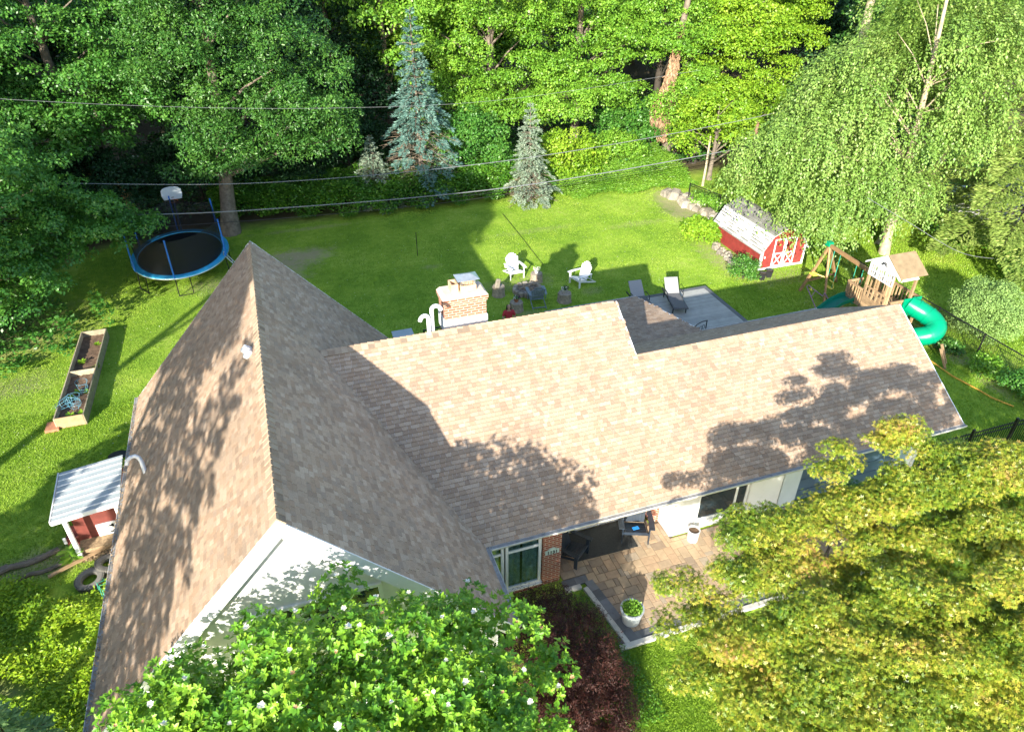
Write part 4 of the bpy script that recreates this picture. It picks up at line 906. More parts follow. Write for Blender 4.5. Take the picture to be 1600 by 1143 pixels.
# ------------------------------------------------------------ fences
M_MESH, nt, b = nodes_of('chain_link', .5); b.inputs['Base Color'].default_value = (.015, .016, .016, 1)
v = objvec(nt); sp = nt.nodes.new('ShaderNodeSeparateXYZ'); nt.links.new(v, sp.inputs[0])
h1 = math_(nt, 'ADD', sp.outputs[1], sp.outputs[2]); h2 = math_(nt, 'SUBTRACT', sp.outputs[1], sp.outputs[2])
w1 = math_(nt, 'PINGPONG', h1, .05); w2 = math_(nt, 'PINGPONG', h2, .05)
lt = math_(nt, 'LESS_THAN', math_(nt, 'MINIMUM', w1, w2), .007)
tr = nt.nodes.new('ShaderNodeBsdfTransparent'); ms = nt.nodes.new('ShaderNodeMixShader'); nt.links.new(lt, ms.inputs[0]); nt.links.new(tr.outputs[0], ms.inputs[1]); nt.links.new(b.outputs[0], ms.inputs[2]); nt.links.new(ms.outputs[0], nt.nodes['Material Output'].inputs[0])
def chainlink(label, a, b, n, h=1.2):
    a, b = Vector((*a, 0)), Vector((*b, 0)); d = b-a; L = d.length
    t = thing('chain_link_fence', label, 'fence', tuple(a), math.degrees(math.atan2(d.y, d.x))-90)
    MB().tube([(0, 0, h), (0, L, h)], .025, 8).build('top_rail', M_BLACK, t)
    MB().add([(0, 0, .03), (0, L, .03), (0, L, h), (0, 0, h)], [(0, 1, 2, 3)]).build('mesh', M_MESH, t, recalc=False)
    for i in range(n+1): MB().tube([(0, L*i/n, 0), (0, L*i/n, h+.04)], .032, 8).build('post', M_BLACK, t)
    return t
chainlink('black chain link fence running down the right side of the yard past the slide', (24.75, 11.9), (24.6, 24.8), 6)
chainlink('black chain link fence behind the boulders running to the shed', (22.6, 34.3), (23.9, 30.0), 2)
t = thing('iron_fence', 'tall black picket fence joining the right end of the house to the wire fence', 'fence', (17.5, 11.78, 0))
L = 7.2
for z in (.12, 1.0, 1.16): MB().beam((0, 0, z), (L, 0, z), .03, .035).build('rail', M_BLACK, t)
x = .1; k = 0
m = MB()
while x < L: m.beam((x, 0, .03), (x, 0, 1.22), .018, .018); x += .105
m.build('pickets', M_BLACK, t)
for x in (.05, 1.85, 3.65, 5.45, 7.2): MB().beam((x, 0, 0), (x, 0, 1.32), .07, .07).build('post', M_BLACK, t)
o = MB().tube([(22.75, 17.2, .05), (23.0, 16.6, .05), (22.96, 15.6, .05), (23.16, 14.5, .05), (23.2, 14.0, .06), (23.5, 13.4, .05)], .028, 8).build('rope', M_ORANGE, smooth=True); tag(o, 'long orange-tan rope lying across the side lawn', 'rope')

# ------------------------------------------------------------ play set
t = thing('play_set', 'wooden play tower with a tan roof, white window panels, swing beam and two green slides', 'play set', (0, 0, 0))
def part(name, mb, mat, **k): return mb.build(name, mat, t, **k)
px0_, px1_, py0_, py1_, pf = 21.78, 22.95, 18.45, 19.60, 1.15
for x in (px0_, px1_):
    for y in (py0_, py1_): part('post', MB().beam((x, y, 0), (x, y, 3.0), .09, .09), M_CEDARL)
m = MB(); y = 18.4
while y < 20.55: m.b2((21.75, y, pf-.03), (23.5, y+.12, pf)); y += .13
part('platform', m, M_CEDARL)
for (x, y) in ((21.8, 20.5), (23.45, 20.5), (23.45, 18.45)): part('post', MB().beam((x, y, 0), (x, y, 1.9), .08, .08), M_CEDARL)
def rail_(a, b, name='railing', z0=pf, z1=1.85, n=6):
    a, b = Vector((*a, 0)), Vector((*b, 0)); m = MB(); u = Vector((0, 0, 1))
    m.beam(a+u*z1, b+u*z1, .05, .09); m.beam(a+u*(z0+.08), b+u*(z0+.08), .04, .07)
    for i in range(n): p = a.lerp(b, (i+.5)/n); m.beam(p+u*(z0+.05), p+u*z1, .07, .02, up=(b-a))
    part(name, m, M_CEDARL)
rail_((21.78, 20.5), (22.5, 20.5), n=5); rail_((21.78, 19.95), (21.78, 20.45), n=3); rail_((22.95, 20.5), (23.45, 20.5), n=4); rail_((23.45, 18.5), (23.45, 20.45), n=12); rail_((21.76, 19.62), (21.76, 19.95), n=3); rail_((22.0, 18.42), (22.6, 18.42), n=5)
m = MB(); 
for k in range(7): m.b2((21.70, 18.5, pf-.35+k*.125), (21.73, 19.55, pf-.35+k*.125+.118))
part('panel', m, M_CEDARL)
m = MB()
for y in (18.5, 18.71, 18.92, 19.13, 19.34, 19.53): m.b2((21.70, y-.035, pf+.52), (21.74, y+.035, pf+.98))
for z in (.52, .74, .95): m.b2((21.71, 18.5, pf+z), (21.73, 19.55, pf+z+.06))
part('lattice_panel', m, M_CEDARL)
# white window panel & gable
m = MB(); zz0, zz1 = 2.62, 3.14; ya, yb = 18.36, 19.62; xx = 21.70
wins = []
bars = [ya, ya+.06]
m.b2((xx-.02, ya, zz0), (xx, yb, zz0+.05)); m.b2((xx-.02, ya, zz1-.05), (xx, yb, zz1)); m.b2((xx-.02, ya, (zz0+zz1)/2-.025), (xx, yb, (zz0+zz1)/2+.025))
y = ya; k = 0
edges = []
for g_ in range(3):
    s0 = ya+.06+g_*.41
    for q in range(4): edges.append((s0+q*.095, .035))
    edges.append((s0-.03, .08))
for (e_, w_) in edges+[(yb-.04, .08)]: m.b2((xx-.019, e_-w_/2, zz0+.05), (xx-.001, e_+w_/2, (zz0+zz1)/2-.025)); m.b2((xx-.019, e_-w_/2, (zz0+zz1)/2+.025), (xx-.001, e_+w_/2, zz1-.05))
part('window_panel', m, M_TRIM)
m = MB(); m.prism([(xx+.04, ya, zz1+.01), (xx+.04, yb, zz1+.01), (xx+.04, (ya+yb)/2, zz1+.47)], (-1, 0, 0), .03); gbl = part('gable_panel', m, M_TRIM)
m = MB()
for a in range(5):
    an = rad(20+a*35); m.beam((xx-.0, (ya+yb)/2+.07*math.cos(an), zz1+.09+.07*math.sin(an)), (xx-.0, (ya+yb)/2+.17*math.cos(an), zz1+.09+.17*math.sin(an)), .05, .012, up=(1, 0, 0))
m.build('fan_opening', M_BLACKP, gbl)
m = MB(); m.prism([(xx+.06, ya-.25, zz1-.10), (23.05, ya-.25, zz1-.10), (23.05, (ya+yb)/2, zz1+.50), (xx+.06, (ya+yb)/2, zz1+.50)], (0, -.6, 1), .03); m.prism([(xx+.06, yb+.25, zz1-.10), (23.05, yb+.25, zz1-.10), (23.05, (ya+yb)/2, zz1+.50), (xx+.06, (ya+yb)/2, zz1+.50)], (0, .6, 1), .03)
part('roof', m, M_CEDARL2 if 'M_CEDARL2' in globals() else simple('roof_planks', (.27, .195, .11), .7, .18, 4, bmp=.2))
m = MB(); m.prism([(xx+.02, ya-.26, zz1-.14), (xx+.02, (ya+yb)/2, zz1+.47), (xx+.02, (ya+yb)/2, zz1+.53), (xx+.02, ya-.26, zz1-.07)], (-1, 0, 0), .05); m.prism([(xx+.02, yb+.26, zz1-.14), (xx+.02, (ya+yb)/2, zz1+.47), (xx+.02, (ya+yb)/2, zz1+.53), (xx+.02, yb+.26, zz1-.07)], (-1, 0, 0), .05); part('roof_trim', m, M_TRIM)
m = MB(); m.prism([(xx+.35, ya-.02, zz1-.35), (22.95, ya-.02, zz1-.35), (22.65, ya-.02, zz1+.02), (xx+.7, ya-.02, zz1+.02)], (0, -1, 0), .02); part('side_panel', m, M_TRIM)
# tube slide
tp = [(23.05, 18.5, 1.60), (23.18, 18.3, 1.52), (23.42, 18.0, 1.38), (23.56, 17.65, 1.24), (23.50, 17.32, 1.06), (23.2, 17.25, .86), (22.85, 17.5, .68), (22.55, 17.8, .52), (22.35, 18.05, .42)]
def smooth(pts, n=4):
    pts = [Vector(p) for p in pts]; out = []
    for i in range(len(pts)-1):
        p0, p1, p2, p3 = pts[max(i-1, 0)], pts[i], pts[i+1], pts[min(i+2, len(pts)-1)]
        for k in range(n):
            u = k/n; out.append(.5*((2*p1)+(p2-p0)*u+(2*p0-5*p1+4*p2-p3)*u*u+(3*p1-p0-3*p2+p3)*u**3))
    out.append(pts[-1]); return out
sp_ = smooth(tp, 4); m = MB(); m.tube(sp_, .37, 20, cap=False)
sl = part('tube_slide', m, M_GREENP, smooth=True)
m = MB()
for i in (5, 10, 15, 20, 25, 30): 
    a_ = sp_[i-1].lerp(sp_[i], .6); b_ = sp_[i].lerp(sp_[i+1], .4); m.tube([a_, b_], .39, 20, cap=False)
m.build('slide_seam', M_GREENP, sl, smooth=True)
m = MB(); m.tube([sp_[-1], sp_[-1]+(sp_[-1]-sp_[-2]).normalized()*.05], .40, 20, cap=False); m.build('slide_mouth', M_GREENP, sl, smooth=True)
m = MB(); m.b2((22.62, 18.36, pf-.02), (23.48, 18.41, pf+.78)); m.build('slide_flange', M_GREENP, sl)
for (x, y) in ((23.05, 16.5), (23.35, 16.75)): part('slide_support', MB().beam((x, y, .7), (x+.1, y-.4, 0), .07, .07), M_CEDARL)
# wave slide
m = MB(); wv = smooth([(21.75, 20.2, 1.20), (21.45, 20.22, 1.17), (21.0, 20.25, .98), (20.5, 20.28, .62), (20.0, 20.3, .36), (19.55, 20.32, .22), (19.2, 20.33, .16)], 4); vs = []
for p in wv:
    for (dy, dz) in ((-.30, .16), (-.28, .17), (-.24, 0), (.24, 0), (.28, .17), (.30, .16), (.27, -.03), (-.27, -.03)): vs.append(p+Vector((0, dy, dz)))
k = len(wv); m.add(vs, [(i*8+j, i*8+(j+1) % 8, (i+1)*8+(j+1) % 8, (i+1)*8+j) for i in range(k-1) for j in range(8)]); part('wave_slide', m, M_DKGREENP, smooth=True)
# swing beam
part('swing_beam', MB().beam((22.75, 23.0, 2.22), (22.55, 19.6, 2.22), .10, .15), M_CEDAR)
for (x, y) in ((21.9, 23.2), (24.1, 23.4)): part('frame_leg', MB().beam((22.75, 23.0, 2.2), (x, y, 0), .10, .10), M_CEDAR)
part('cross_brace', MB().beam((22.1, 23.15, .5), (23.8, 23.35, .5), .06, .09), M_CEDAR); part('frame_leg', MB().beam((22.75, 23.0, 2.2), (22.2, 21.9, 0.05), .08, .08), M_CEDAR)
part('beam_cap', MB().box((22.76, 23.05, 2.27), (.26, .26, .2)), M_GREENP, bevel=.02)
for k, y in enumerate((22.4, 21.0)):
    m = MB()
    for s_ in (-.2, .2): m.tube([(22.7, y+s_, 2.15), (22.7, y+s_, .5)], .012, 6)
    part('swing_chain', m, M_TEAL)
    part('swing_seat', MB().box((22.7, y, .48), (.16, .46, .03)), M_YEL if k == 0 else M_GREENP, bevel=.01)
m = MB(); m.tube([(22.15, 23.0, 1.0), (22.25, 22.75, 1.0), (22.55, 22.5, .9)], .03, 8); m.b2((22.1, 22.8, .9), (22.4, 23.1, .95)); m.tube([(22.55, 22.3, .9), (22.6, 22.1, .85), (22.6, 22.0, .6)], .025, 8); part('glider_swing', m, M_YEL)
# mauve toy frame on the grass
t = thing('toy_frame', 'thin mauve metal toy frame tipped over on the shaded grass by the wave slide', 'toy frame', (21.6, 21.6, 0), 15)
m = MB(); m.tube([(-.55, -.5, .03), (.0, .75, .75), (.15, .78, .76), (.35, .1, .45), (.6, .2, .5)], .022, 8); m.build('tube_frame', M_PINK, t)
m = MB(); m.tube([(-.55, -.5, .03), (.1, -.95, .05), (.6, .2, .5)], .022, 8); m.tube([(-.2, .3, .45), (.25, .45, .6)], .016, 6); m.tube([(.35, -.4, .28), (.5, -.2, .3)], .016, 6); m.build('tube_brace', M_PINK, t)
MB().tube([(.0, .6, .7), (.07, .5, .62), (.14, .62, .7)], .02, 6).build('seat_loop', M_YEL, t)

# ------------------------------------------------------------ overhead wires
def wire(label, pts, r, mat=M_CABLE):
    P = smooth(pts, 10); o = MB().tube(P, r, 6).build('overhead_cable', mat, smooth=True); tag(o, label, 'cable', 'overhead cables behind the house')
wire('thick grey upper overhead cable crossing in front of the spruces', [(-14, 33, 5.8), (-9, 33, 5.24), (-.14, 33, 4.27), (11.36, 33, 4.11), (24.0, 33, 4.89), (32, 33, 5.9)], .017)
wire('thick pale lower overhead cable sagging across the yard above the trampoline', [(-14, 33, 4.2), (-8.3, 33, 3.72), (-.9, 33, 3.08), (11.37, 33, 2.74), (24.5, 33, 3.4), (32, 33, 4.2)], .025)
wire('thin dark overhead cable hanging just under the pale one', [(-14, 33.1, 3.4), (-5, 33.1, 2.78), (3, 33.1, 2.40), (11.37, 33.1, 2.36), (25.2, 33.1, 3.1), (32, 33.1, 3.9)], .012, M_BLACKP)
wire('thin dark overhead cable running closest beneath the lower thick one at the right', [(6, 33.2, 2.55), (11.37, 33.2, 2.50), (18, 33.2, 2.75), (25.2, 33.2, 3.25), (32, 33.2, 4.0)], .011, M_BLACKP)
wire('thin highest overhead cable passing the tip of the big blue spruce', [(-14, 34, 9.0), (-5, 34, 7.75), (3.1, 34, 7.0), (11.4, 34, 6.75), (22, 34, 7.4)], .007)
wire('thin pale cable slanting down over the neighbouring lawn at the right', [(22, 21, 5.2), (24.4, 21, 3.93), (28.2, 21, 1.95), (31, 21, 1.2)], .012)
# neighbour gutter corner at the far right
t = thing('neighbour_roof', 'pale roof corner of the neighbouring building at the far right edge', 'building', (36.2, 24.0, 0)); MB().b2((0, 0, 0), (6, 5, .9)).build('wall', M_WHITE, t); MB().b2((-.3, -.3, .92), (6.3, 5.3, 1.08)).build('roof_edge', M_GREY, t)

# ------------------------------------------------------------ person
def skinned(name, verts, edges, radii, mat, parent, sub=2, root=0):
    me = bpy.data.meshes.new(name); me.from_pydata(verts, edges, []); o = bpy.data.objects.new(name, me); col.objects.link(o)
    sk = o.modifiers.new('skin', 'SKIN'); ss = o.modifiers.new('sub', 'SUBSURF'); ss.levels = sub; ss.render_levels = sub
    for i, r in enumerate(radii): me.skin_vertices[0].data[i].radius = (r, r) if not hasattr(r, '__len__') else r; me.skin_vertices[0].data[i].use_root = (i == root)
    dg = bpy.context.evaluated_depsgraph_get(); nm = bpy.data.meshes.new_from_object(o.evaluated_get(dg)); bpy.data.objects.remove(o)
    nm.polygons.foreach_set('use_smooth', [True]*len(nm.polygons)); nm.materials.clear(); nm.materials.append(mat)
    q = bpy.data.objects.new(name, nm); col.objects.link(q); q.parent = parent; return q
t = thing('person', 'person with long dark hair in a red top standing behind the roof ridge', 'person', (7.93, 23.35, 0), -8)
V, E_, Rd = [], [], []
def jn(p, r, to=None):
    V.append(p); Rd.append(r); i = len(V)-1
    if to is not None: E_.append((to, i))
    return i
pel = jn((0, 0, .92), (.15, .11)); wa = jn((0, 0, 1.08), (.12, .09), pel); chst = jn((0, .01, 1.28), (.15, .10), wa); nk0 = jn((0, .01, 1.42), (.07, .06), chst); nk = jn((0, 0, 1.48), .048, nk0)
hd = jn((0, -.01, 1.56), (.068, .082), nk); h2_ = jn((0, -.01, 1.63), (.072, .09), hd); jn((0, 0, 1.70), (.05, .062), h2_)
hands = []
for s_ in (-1, 1):
    sh = jn((s_*.17, .01, 1.38), .055, chst); el = jn((s_*.25, -.04, 1.12), .042, sh); wr = jn((s_*.09, -.26, 1.10), .028, el); pm = jn((s_*.045, -.31, 1.12), (.034, .018), wr); hands.append((s_, pm))
    for q, (dx, dz, l) in enumerate(((.02, .022, .05), (.012, .008, .06), (.004, -.006, .055), (-.004, -.02, .045))):
        a = jn((s_*(.045-.012), -.335, 1.12+dz), .009, pm); b = jn((s_*(.01), -.34-.01*q, 1.12+dz), .008, a)
    a = jn((s_*.06, -.325, 1.155), .010, pm); jn((s_*.03, -.34, 1.165), .009, a)
    hp = jn((s_*.09, 0, .86), .09, pel); kn = jn((s_*.10, -.02, .48), .058, hp); an = jn((s_*.11, .01, .10), .038, kn); jn((s_*.12, -.13, .04), .035, an)
skinned('body', V, E_, Rd, M_SKIN, t, 2)
m = MB(); m.lathe([(.001, -.02), (.018, -.01), (.022, .01), (.001, .03)], (0, -.105, 1.575), n=8); m.build('nose', M_SKIN, t, smooth=True)
skinned('shirt', [(0, 0, .95), (0, 0, 1.10), (0, .01, 1.28), (0, .01, 1.41), (-.17, .01, 1.385), (-.235, -.03, 1.2), (.17, .01, 1.385), (.235, -.03, 1.2)], [(0, 1), (1, 2), (2, 3), (2, 4), (4, 5), (2, 6), (6, 7)], [(.17, .13), (.145, .11), (.17, .12), (.09, .08), .075, .06, .075, .06], M_SHIRT, t, 2)
skinned('trousers', [(0, 0, .95), (-.09, 0, .84), (-.10, -.02, .48), (-.11, .01, .12), (.09, 0, .84), (.10, -.02, .48), (.11, .01, .12)], [(0, 1), (1, 2), (2, 3), (0, 4), (4, 5), (5, 6)], [(.16, .12), .10, .07, .055, .10, .07, .055], M_JEAN, t, 2)
skinned('hair', [(0, .02, 1.70), (0, .06, 1.62), (0, .07, 1.50), (0, .08, 1.36), (-.07, .02, 1.62), (-.085, .03, 1.45), (.07, .02, 1.62), (.085, .03, 1.45)], [(0, 1), (1, 2), (2, 3), (0, 4), (4, 5), (0, 6), (6, 7)], [(.085, .085), (.09, .06), (.09, .05), (.07, .035), .035, .03, .035, .03], M_HAIR, t, 2)
for s_ in (-1, 1): MB().box((s_*.12, -.06, .045), (.09, .26, .09), taper=.8).build('shoe', M_SHOE, t, bevel=.02)
for s_ in (-1, 1): MB().lathe([(.001, -.008), (.010, 0), (.001, .008)], (s_*.03, -.098, 1.60), n=8).build('eye', M_BLACKP, t, smooth=True)
MB().box((0, -.100, 1.535), (.045, .008, .010)).build('mouth', simple('lips', (.45, .12, .10), .5, .05, 5), t)
t = thing('controller', 'small dark hand-held controller in the hands of the person in red', 'controller', (7.93-.045, 23.35-.34, 1.12), -8); MB().box((0, 0, 0), (.14, .05, .09)).build('casing', M_GREY, t, bevel=.01)
# ------------------------------------------------------------ foliage
SHAPES = {
 'leaf': ([(0, 0, 0), (.45, .30, .06), (1, 0, 0), (.45, -.30, .06)], [(0, 3, 2, 1)]),
 'oval': ([(0, 0, 0), (.32, .21, .05), (.72, .19, .05), (1, 0, -.02), (.72, -.19, .05), (.32, -.21, .05)], [(0, 3, 2, 1), (0, 5, 4, 3)]),
 'star': ([(0, 0, 0), (.5, .13, .02), (1, 0, 0), (.5, -.13, .02), (.42, .25, .02), (.62, .62, -.03), (.22, .42, .02), (.42, -.25, .02), (.62, -.62, -.03), (.22, -.42, .02)], [(0, 3, 2, 1), (0, 4, 5, 6), (0, 9, 8, 7)]),
 'needle': ([(0, 0, 0), (.5, .13, .0), (1, 0, 0), (.5, -.13, .0)], [(0, 3, 2, 1)]),
 'sliver': ([(0, 0, 0), (.5, .10, .02), (1, 0, 0), (.5, -.10, .02)], [(0, 3, 2, 1)]),
 'tri': ([(0, .5, 0), (1, 0, 0), (0, -.5, 0)], [(0, 2, 1)]),
}
def unit(a): return a/np.maximum(np.linalg.norm(a, axis=-1, keepdims=True), 1e-9)
def leaf_mesh(name, P, D, Nn, size, shape, mat, parent=None, width=1.0, rnd=None, loc=None):
    P = np.asarray(P, float); n = len(P); D = unit(D); B = unit(np.cross(Nn, D)); Nn = np.cross(D, B)
    pts, faces = SHAPES[shape]; k = len(pts); size = np.broadcast_to(np.asarray(size, float), (n,))[:, None]
    V = np.empty((n, k, 3))
    for i, (u, v_, h) in enumerate(pts): V[:, i] = P+(D*u+B*(v_*width)+Nn*h)*size
    nf = len(faces); L = sum(len(f) for f in faces)
    off = np.array([i for f in faces for i in f]); loops = (np.arange(n)[:, None]*k+off[None]).ravel()
    tot = np.array([len(f) for f in faces]); st0 = np.cumsum(tot)-tot
    starts = (np.arange(n)[:, None]*L+st0[None]).ravel(); totals = np.tile(tot, n)
    me = bpy.data.meshes.new(name); me.vertices.add(n*k); me.vertices.foreach_set('co', V.ravel().astype(np.float32))
    me.loops.add(n*L); me.loops.foreach_set('vertex_index', loops.astype(np.int32))
    me.polygons.add(n*nf); me.polygons.foreach_set('loop_start', starts.astype(np.int32)); me.polygons.foreach_set('loop_total', totals.astype(np.int32))
    me.update(calc_edges=True)
    if rnd is None: rnd = rng.random(n)
    at = me.attributes.new('rnd', 'FLOAT', 'FACE'); at.data.foreach_set('value', np.repeat(rnd, nf).astype(np.float32))
    me.materials.append(mat); o = bpy.data.objects.new(name, me); col.objects.link(o); o.parent = parent
    if loc: o.location = loc
    return o
def rdir(n): return unit(rng.normal(size=(n, 3)))
def puffs(ells, n, rp, low=-.35, inner=.25):
    """puff centres over the shells of the given ellipsoids"""
    C, Rr = [], []; vol = np.array([e[3]*e[4]+e[3]*e[5]+e[4]*e[5] for e in ells]); vol = vol/vol.sum()
    for e, f in zip(ells, vol):
        k = max(1, int(round(n*f))); d = rdir(k*4); d = d[d[:, 2] > low][:k]; k = len(d)
        rr = np.where(rng.random(k) < inner, rng.uniform(.35, .8, k), rng.uniform(.82, 1.05, k))[:, None]
        C.append(np.array(e[:3])+d*rr*np.array(e[3:])); Rr.append(rng.uniform(rp[0], rp[1], k))
    return np.vstack(C), np.concatenate(Rr)
def puff_leaves(C, Rr, dens, flat=.6, droop=.25, up=.6):
    n = np.maximum(4, (dens*Rr**2).astype(int)); idx = np.repeat(np.arange(len(C)), n); N = len(idx)
    d = rdir(N); d[:, 2] = np.where((d[:, 2] < -.1) & (rng.random(N) < .7), -d[:, 2], d[:, 2])
    r = rng.uniform(.5, 1.0, N)**.4
    lump = 1+.22*np.sin(d[:, 0]*5+idx)+.18*np.sin(d[:, 1]*6+idx*1.7)
    P = C[idx]+d*(Rr[idx]*r*lump)[:, None]*np.array([1, 1, flat])
    Nn = unit(d*.8+np.array([0, 0, up*.65])+rng.normal(size=(N, 3))*.30)
    t = unit(np.cross(Nn, rdir(N))+d*.5); t[:, 2] -= droop
    return P, t, Nn, idx
def trunk(mb, base, top, r0, r1, C=None, nl=10, lean=.25, seg=8, limbr=.35):
    base, top = Vector(base), Vector(top); pts = []
    for i in range(seg+1):
        u = i/seg; pts.append(base.lerp(top, u)+Vector((math.sin(u*5+base.x)*lean*u*.6, math.cos(u*4+base.y)*lean*u*.6, 0)))
    rs = [r0*(1-u/seg)+r1*(u/seg) for u in range(seg+1)]; rs[0] *= 1.35
    mb.tube(pts, rs, 10)
    if C is not None and len(C):
        ids = rng.choice(len(C), min(nl, len(C)), replace=False)
        for j in ids:
            c = Vector(C[j]); k = min(seg-1, max(1, int(seg*max(.34, min(.9, (c.z-base.z-(c-base).xy.length*.45)/max(.1, (top.z-base.z)))))))
            a = pts[k]; mid = a.lerp(c, .5)+Vector((0, 0, (c-a).length*.06)); r = rs[k]*limbr
            mb.tube([a, a.lerp(mid, .6), mid, mid.lerp(c, .6), c], [r, r*.8, r*.6, r*.38, r*.15], 6, cap=False)
    return pts
def tree(name, label, base, ells, leafm, barkm, h, r0, n=60, rp=(.6, 1.1), dens=260, size=(.13, .2), shape='leaf', cat='tree', group=None, flat=.6, droop=.25, nl=14, top=None, low=-.35, inner=.25, up=.6, limbs=True, lean=.25, extra=None):
    t = thing(name, label, cat, base, 0, group); b = np.array(base)
    C, Rr = puffs([(e[0]-b[0], e[1]-b[1], e[2]-b[2], *e[3:]) for e in ells], n, rp, low, inner)
    if extra is not None: C = np.vstack([C, np.array([[e[0]-b[0], e[1]-b[1], e[2]-b[2]] for e in extra])]); Rr = np.concatenate([Rr, [e[3] for e in extra]])
    P, D, Nn, idx = puff_leaves(C, Rr, dens, flat, droop, up)
    leaf_mesh('crown', P, D, Nn, rng.uniform(size[0], size[1], len(P)), shape, leafm, t)
    m = MB(); tp = top or (0, 0, h); trunk(m, (0, 0, -.1), tp, r0, r0*.25, C if limbs else None, nl, lean); m.build('trunk', barkm, t, smooth=True, recalc=False)
    return t, C, Rr
G_W = 'trees of the wood behind the yard'
# woods, from left to right
tree('maple_tree', 'big maple filling the top left corner, mid green with sunlit tips', (-9.5, 43.5, 0), [(-9.8, 42.5, 9.0, 5.6, 4.2, 5.5), (-13.5, 40.5, 6.5, 3.5, 3.5, 4.5), (-7.2, 41.5, 5.4, 3.0, 2.6, 2.8), (-9.5, 39.6, 5.0, 3.4, 2.0, 2.6), (-6.4, 39.6, 7.2, 2.2, 1.6, 2.2)], L_MAPLE, M_BARK, 14, .38, 300, (.55, 1.1), 480, (.12, .19), flat=.42, group=G_W)
tree('maple_tree', 'nearer maple at the left edge whose low boughs overhang the trampoline', (-12.5, 31.0, 0), [(-11.4, 30.6, 5.0, 4.0, 3.2, 3.4), (-8.4, 31.2, 3.8, 2.2, 1.7, 1.9), (-11.3, 28.8, 3.0, 2.8, 2.2, 2.4), (-6.6, 32.2, 3.1, 1.5, 1.0, .8)], L_MAPLE, M_BARKP, 9, .32, 260, (.4, .8), 800, (.10, .16), flat=.4, droop=.4)
tree('oak_tree', 'tall dark green oak with a thick bare trunk to the right of the trampoline', (-2.55, 38.3, 0), [(1.1, 39.0, 7.0, 3.6, 2.8, 4.8), (-1.6, 38.4, 9.2, 3.6, 3.0, 4.0), (2.0, 39.0, 4.6, 2.3, 2.0, 2.2), (-1.9, 37.6, 4.6, 1.9, 1.3, 1.5), (-.6, 37.6, 6.3, 2.6, 1.5, 2.2), (.4, 37.7, 3.9, 2.4, 1.1, 1.2), (-3.4, 37.8, 8.2, 1.8, 1.4, 3.0), (-2.2, 37.1, 3.6, 1.9, .8, 1.3), (-2, 39.5, 13, 4.5, 4, 4)], L_DEEP, M_BARK, 13, .42, 380, (.45, .95), 560, (.11, .17), 'oval', flat=.6, top=(1.2, .8, 12), group=G_W)
tree('maple_tree', 'maple with shade-darkened leaves in the dark gap left of the big blue spruce', (5.0, 50, 0), [(3.5, 49, 7.0, 4.0, 3.5, 4.0), (6.5, 48, 3.6, 3.8, 3.0, 2.6)], L_SHADED, M_BARKD, 12, .3, 90, (.8, 1.4), 200, (.17, .25), group=G_W)
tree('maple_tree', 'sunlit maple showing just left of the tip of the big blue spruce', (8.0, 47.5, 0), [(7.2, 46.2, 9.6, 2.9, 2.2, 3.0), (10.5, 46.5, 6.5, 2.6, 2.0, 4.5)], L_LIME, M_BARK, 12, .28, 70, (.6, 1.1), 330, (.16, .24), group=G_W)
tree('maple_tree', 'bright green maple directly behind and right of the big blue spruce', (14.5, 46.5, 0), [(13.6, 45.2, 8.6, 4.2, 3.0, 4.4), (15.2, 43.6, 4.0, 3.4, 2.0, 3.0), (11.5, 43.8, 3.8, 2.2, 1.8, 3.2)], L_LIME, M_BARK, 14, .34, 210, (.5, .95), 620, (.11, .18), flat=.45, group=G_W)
tree('maple_tree', 'bright green maple at the top centre beside the brown dead vines', (20.4, 46.0, 0), [(19.6, 44.8, 8.8, 4.4, 3.0, 4.6), (19.6, 43.4, 4.2, 4.0, 2.0, 3.0), (22.4, 42.8, 7.4, 1.8, 1.6, 2.2)], L_LIME, M_BARK, 14, .34, 230, (.5, .95), 620, (.11, .18), flat=.45, group=G_W)
tree('maple_tree', 'bright maple just right of the brown dead vines, leaning over the dark trunk', (25.3, 44.0, 0), [(26.2, 42.4, 7.6, 2.6, 2.0, 4.4), (26.0, 41.0, 3.6, 2.0, 1.5, 2.4)], L_LIME, M_BARKD, 12, .3, 120, (.45, .85), 620, (.11, .18), flat=.45, group=G_W)
tree('lime_tree', 'yellow green broadleaf tree in full sun left of the drooping tree', (29.5, 44.0, 0), [(29.6, 41.4, 5.4, 3.6, 2.6, 4.6), (33.4, 43.0, 8.0, 3.6, 3.0, 4.4), (28.0, 40.0, 2.6, 3.0, 1.6, 2.4)], L_YLIME, M_BARK, 12, .3, 220, (.45, .9), 560, (.12, .19), flat=.45, group=G_W)
tree('lime_tree', 'yellow green low tree just behind the shed corner fence', (26.0, 37.5, 0), [(25.8, 37.6, 2.7, 2.4, 1.8, 2.5), (29.0, 38.5, 2.9, 2.4, 1.8, 2.4)], L_YLIME, M_BARK, 4.5, .16, 85, (.4, .8), 480, (.13, .2), group=G_W)
tree('tall_tree', 'tall tree with a thick pale forked trunk at the top right', (35.5, 37.5, 0), [(31.8, 37.5, 13.5, 3.2, 3, 3), (37, 38, 13.2, 3.8, 3, 3.4)], L_DEEP, M_BARKP, 14, .50, 90, (.7, 1.3), 260, (.16, .24), top=(-.4, 0, 13), lean=.1)
tree('dark_tree', 'dark evergreen mass in shade behind the drooping tree', (41, 40, 0), [(40, 38.5, 6.5, 5, 3.5, 5.5), (47, 38, 6.5, 5, 3.5, 5)], L_DEEP, M_BARKD, 12, .3, 110, (.8, 1.4), 220, (.18, .26), group=G_W)
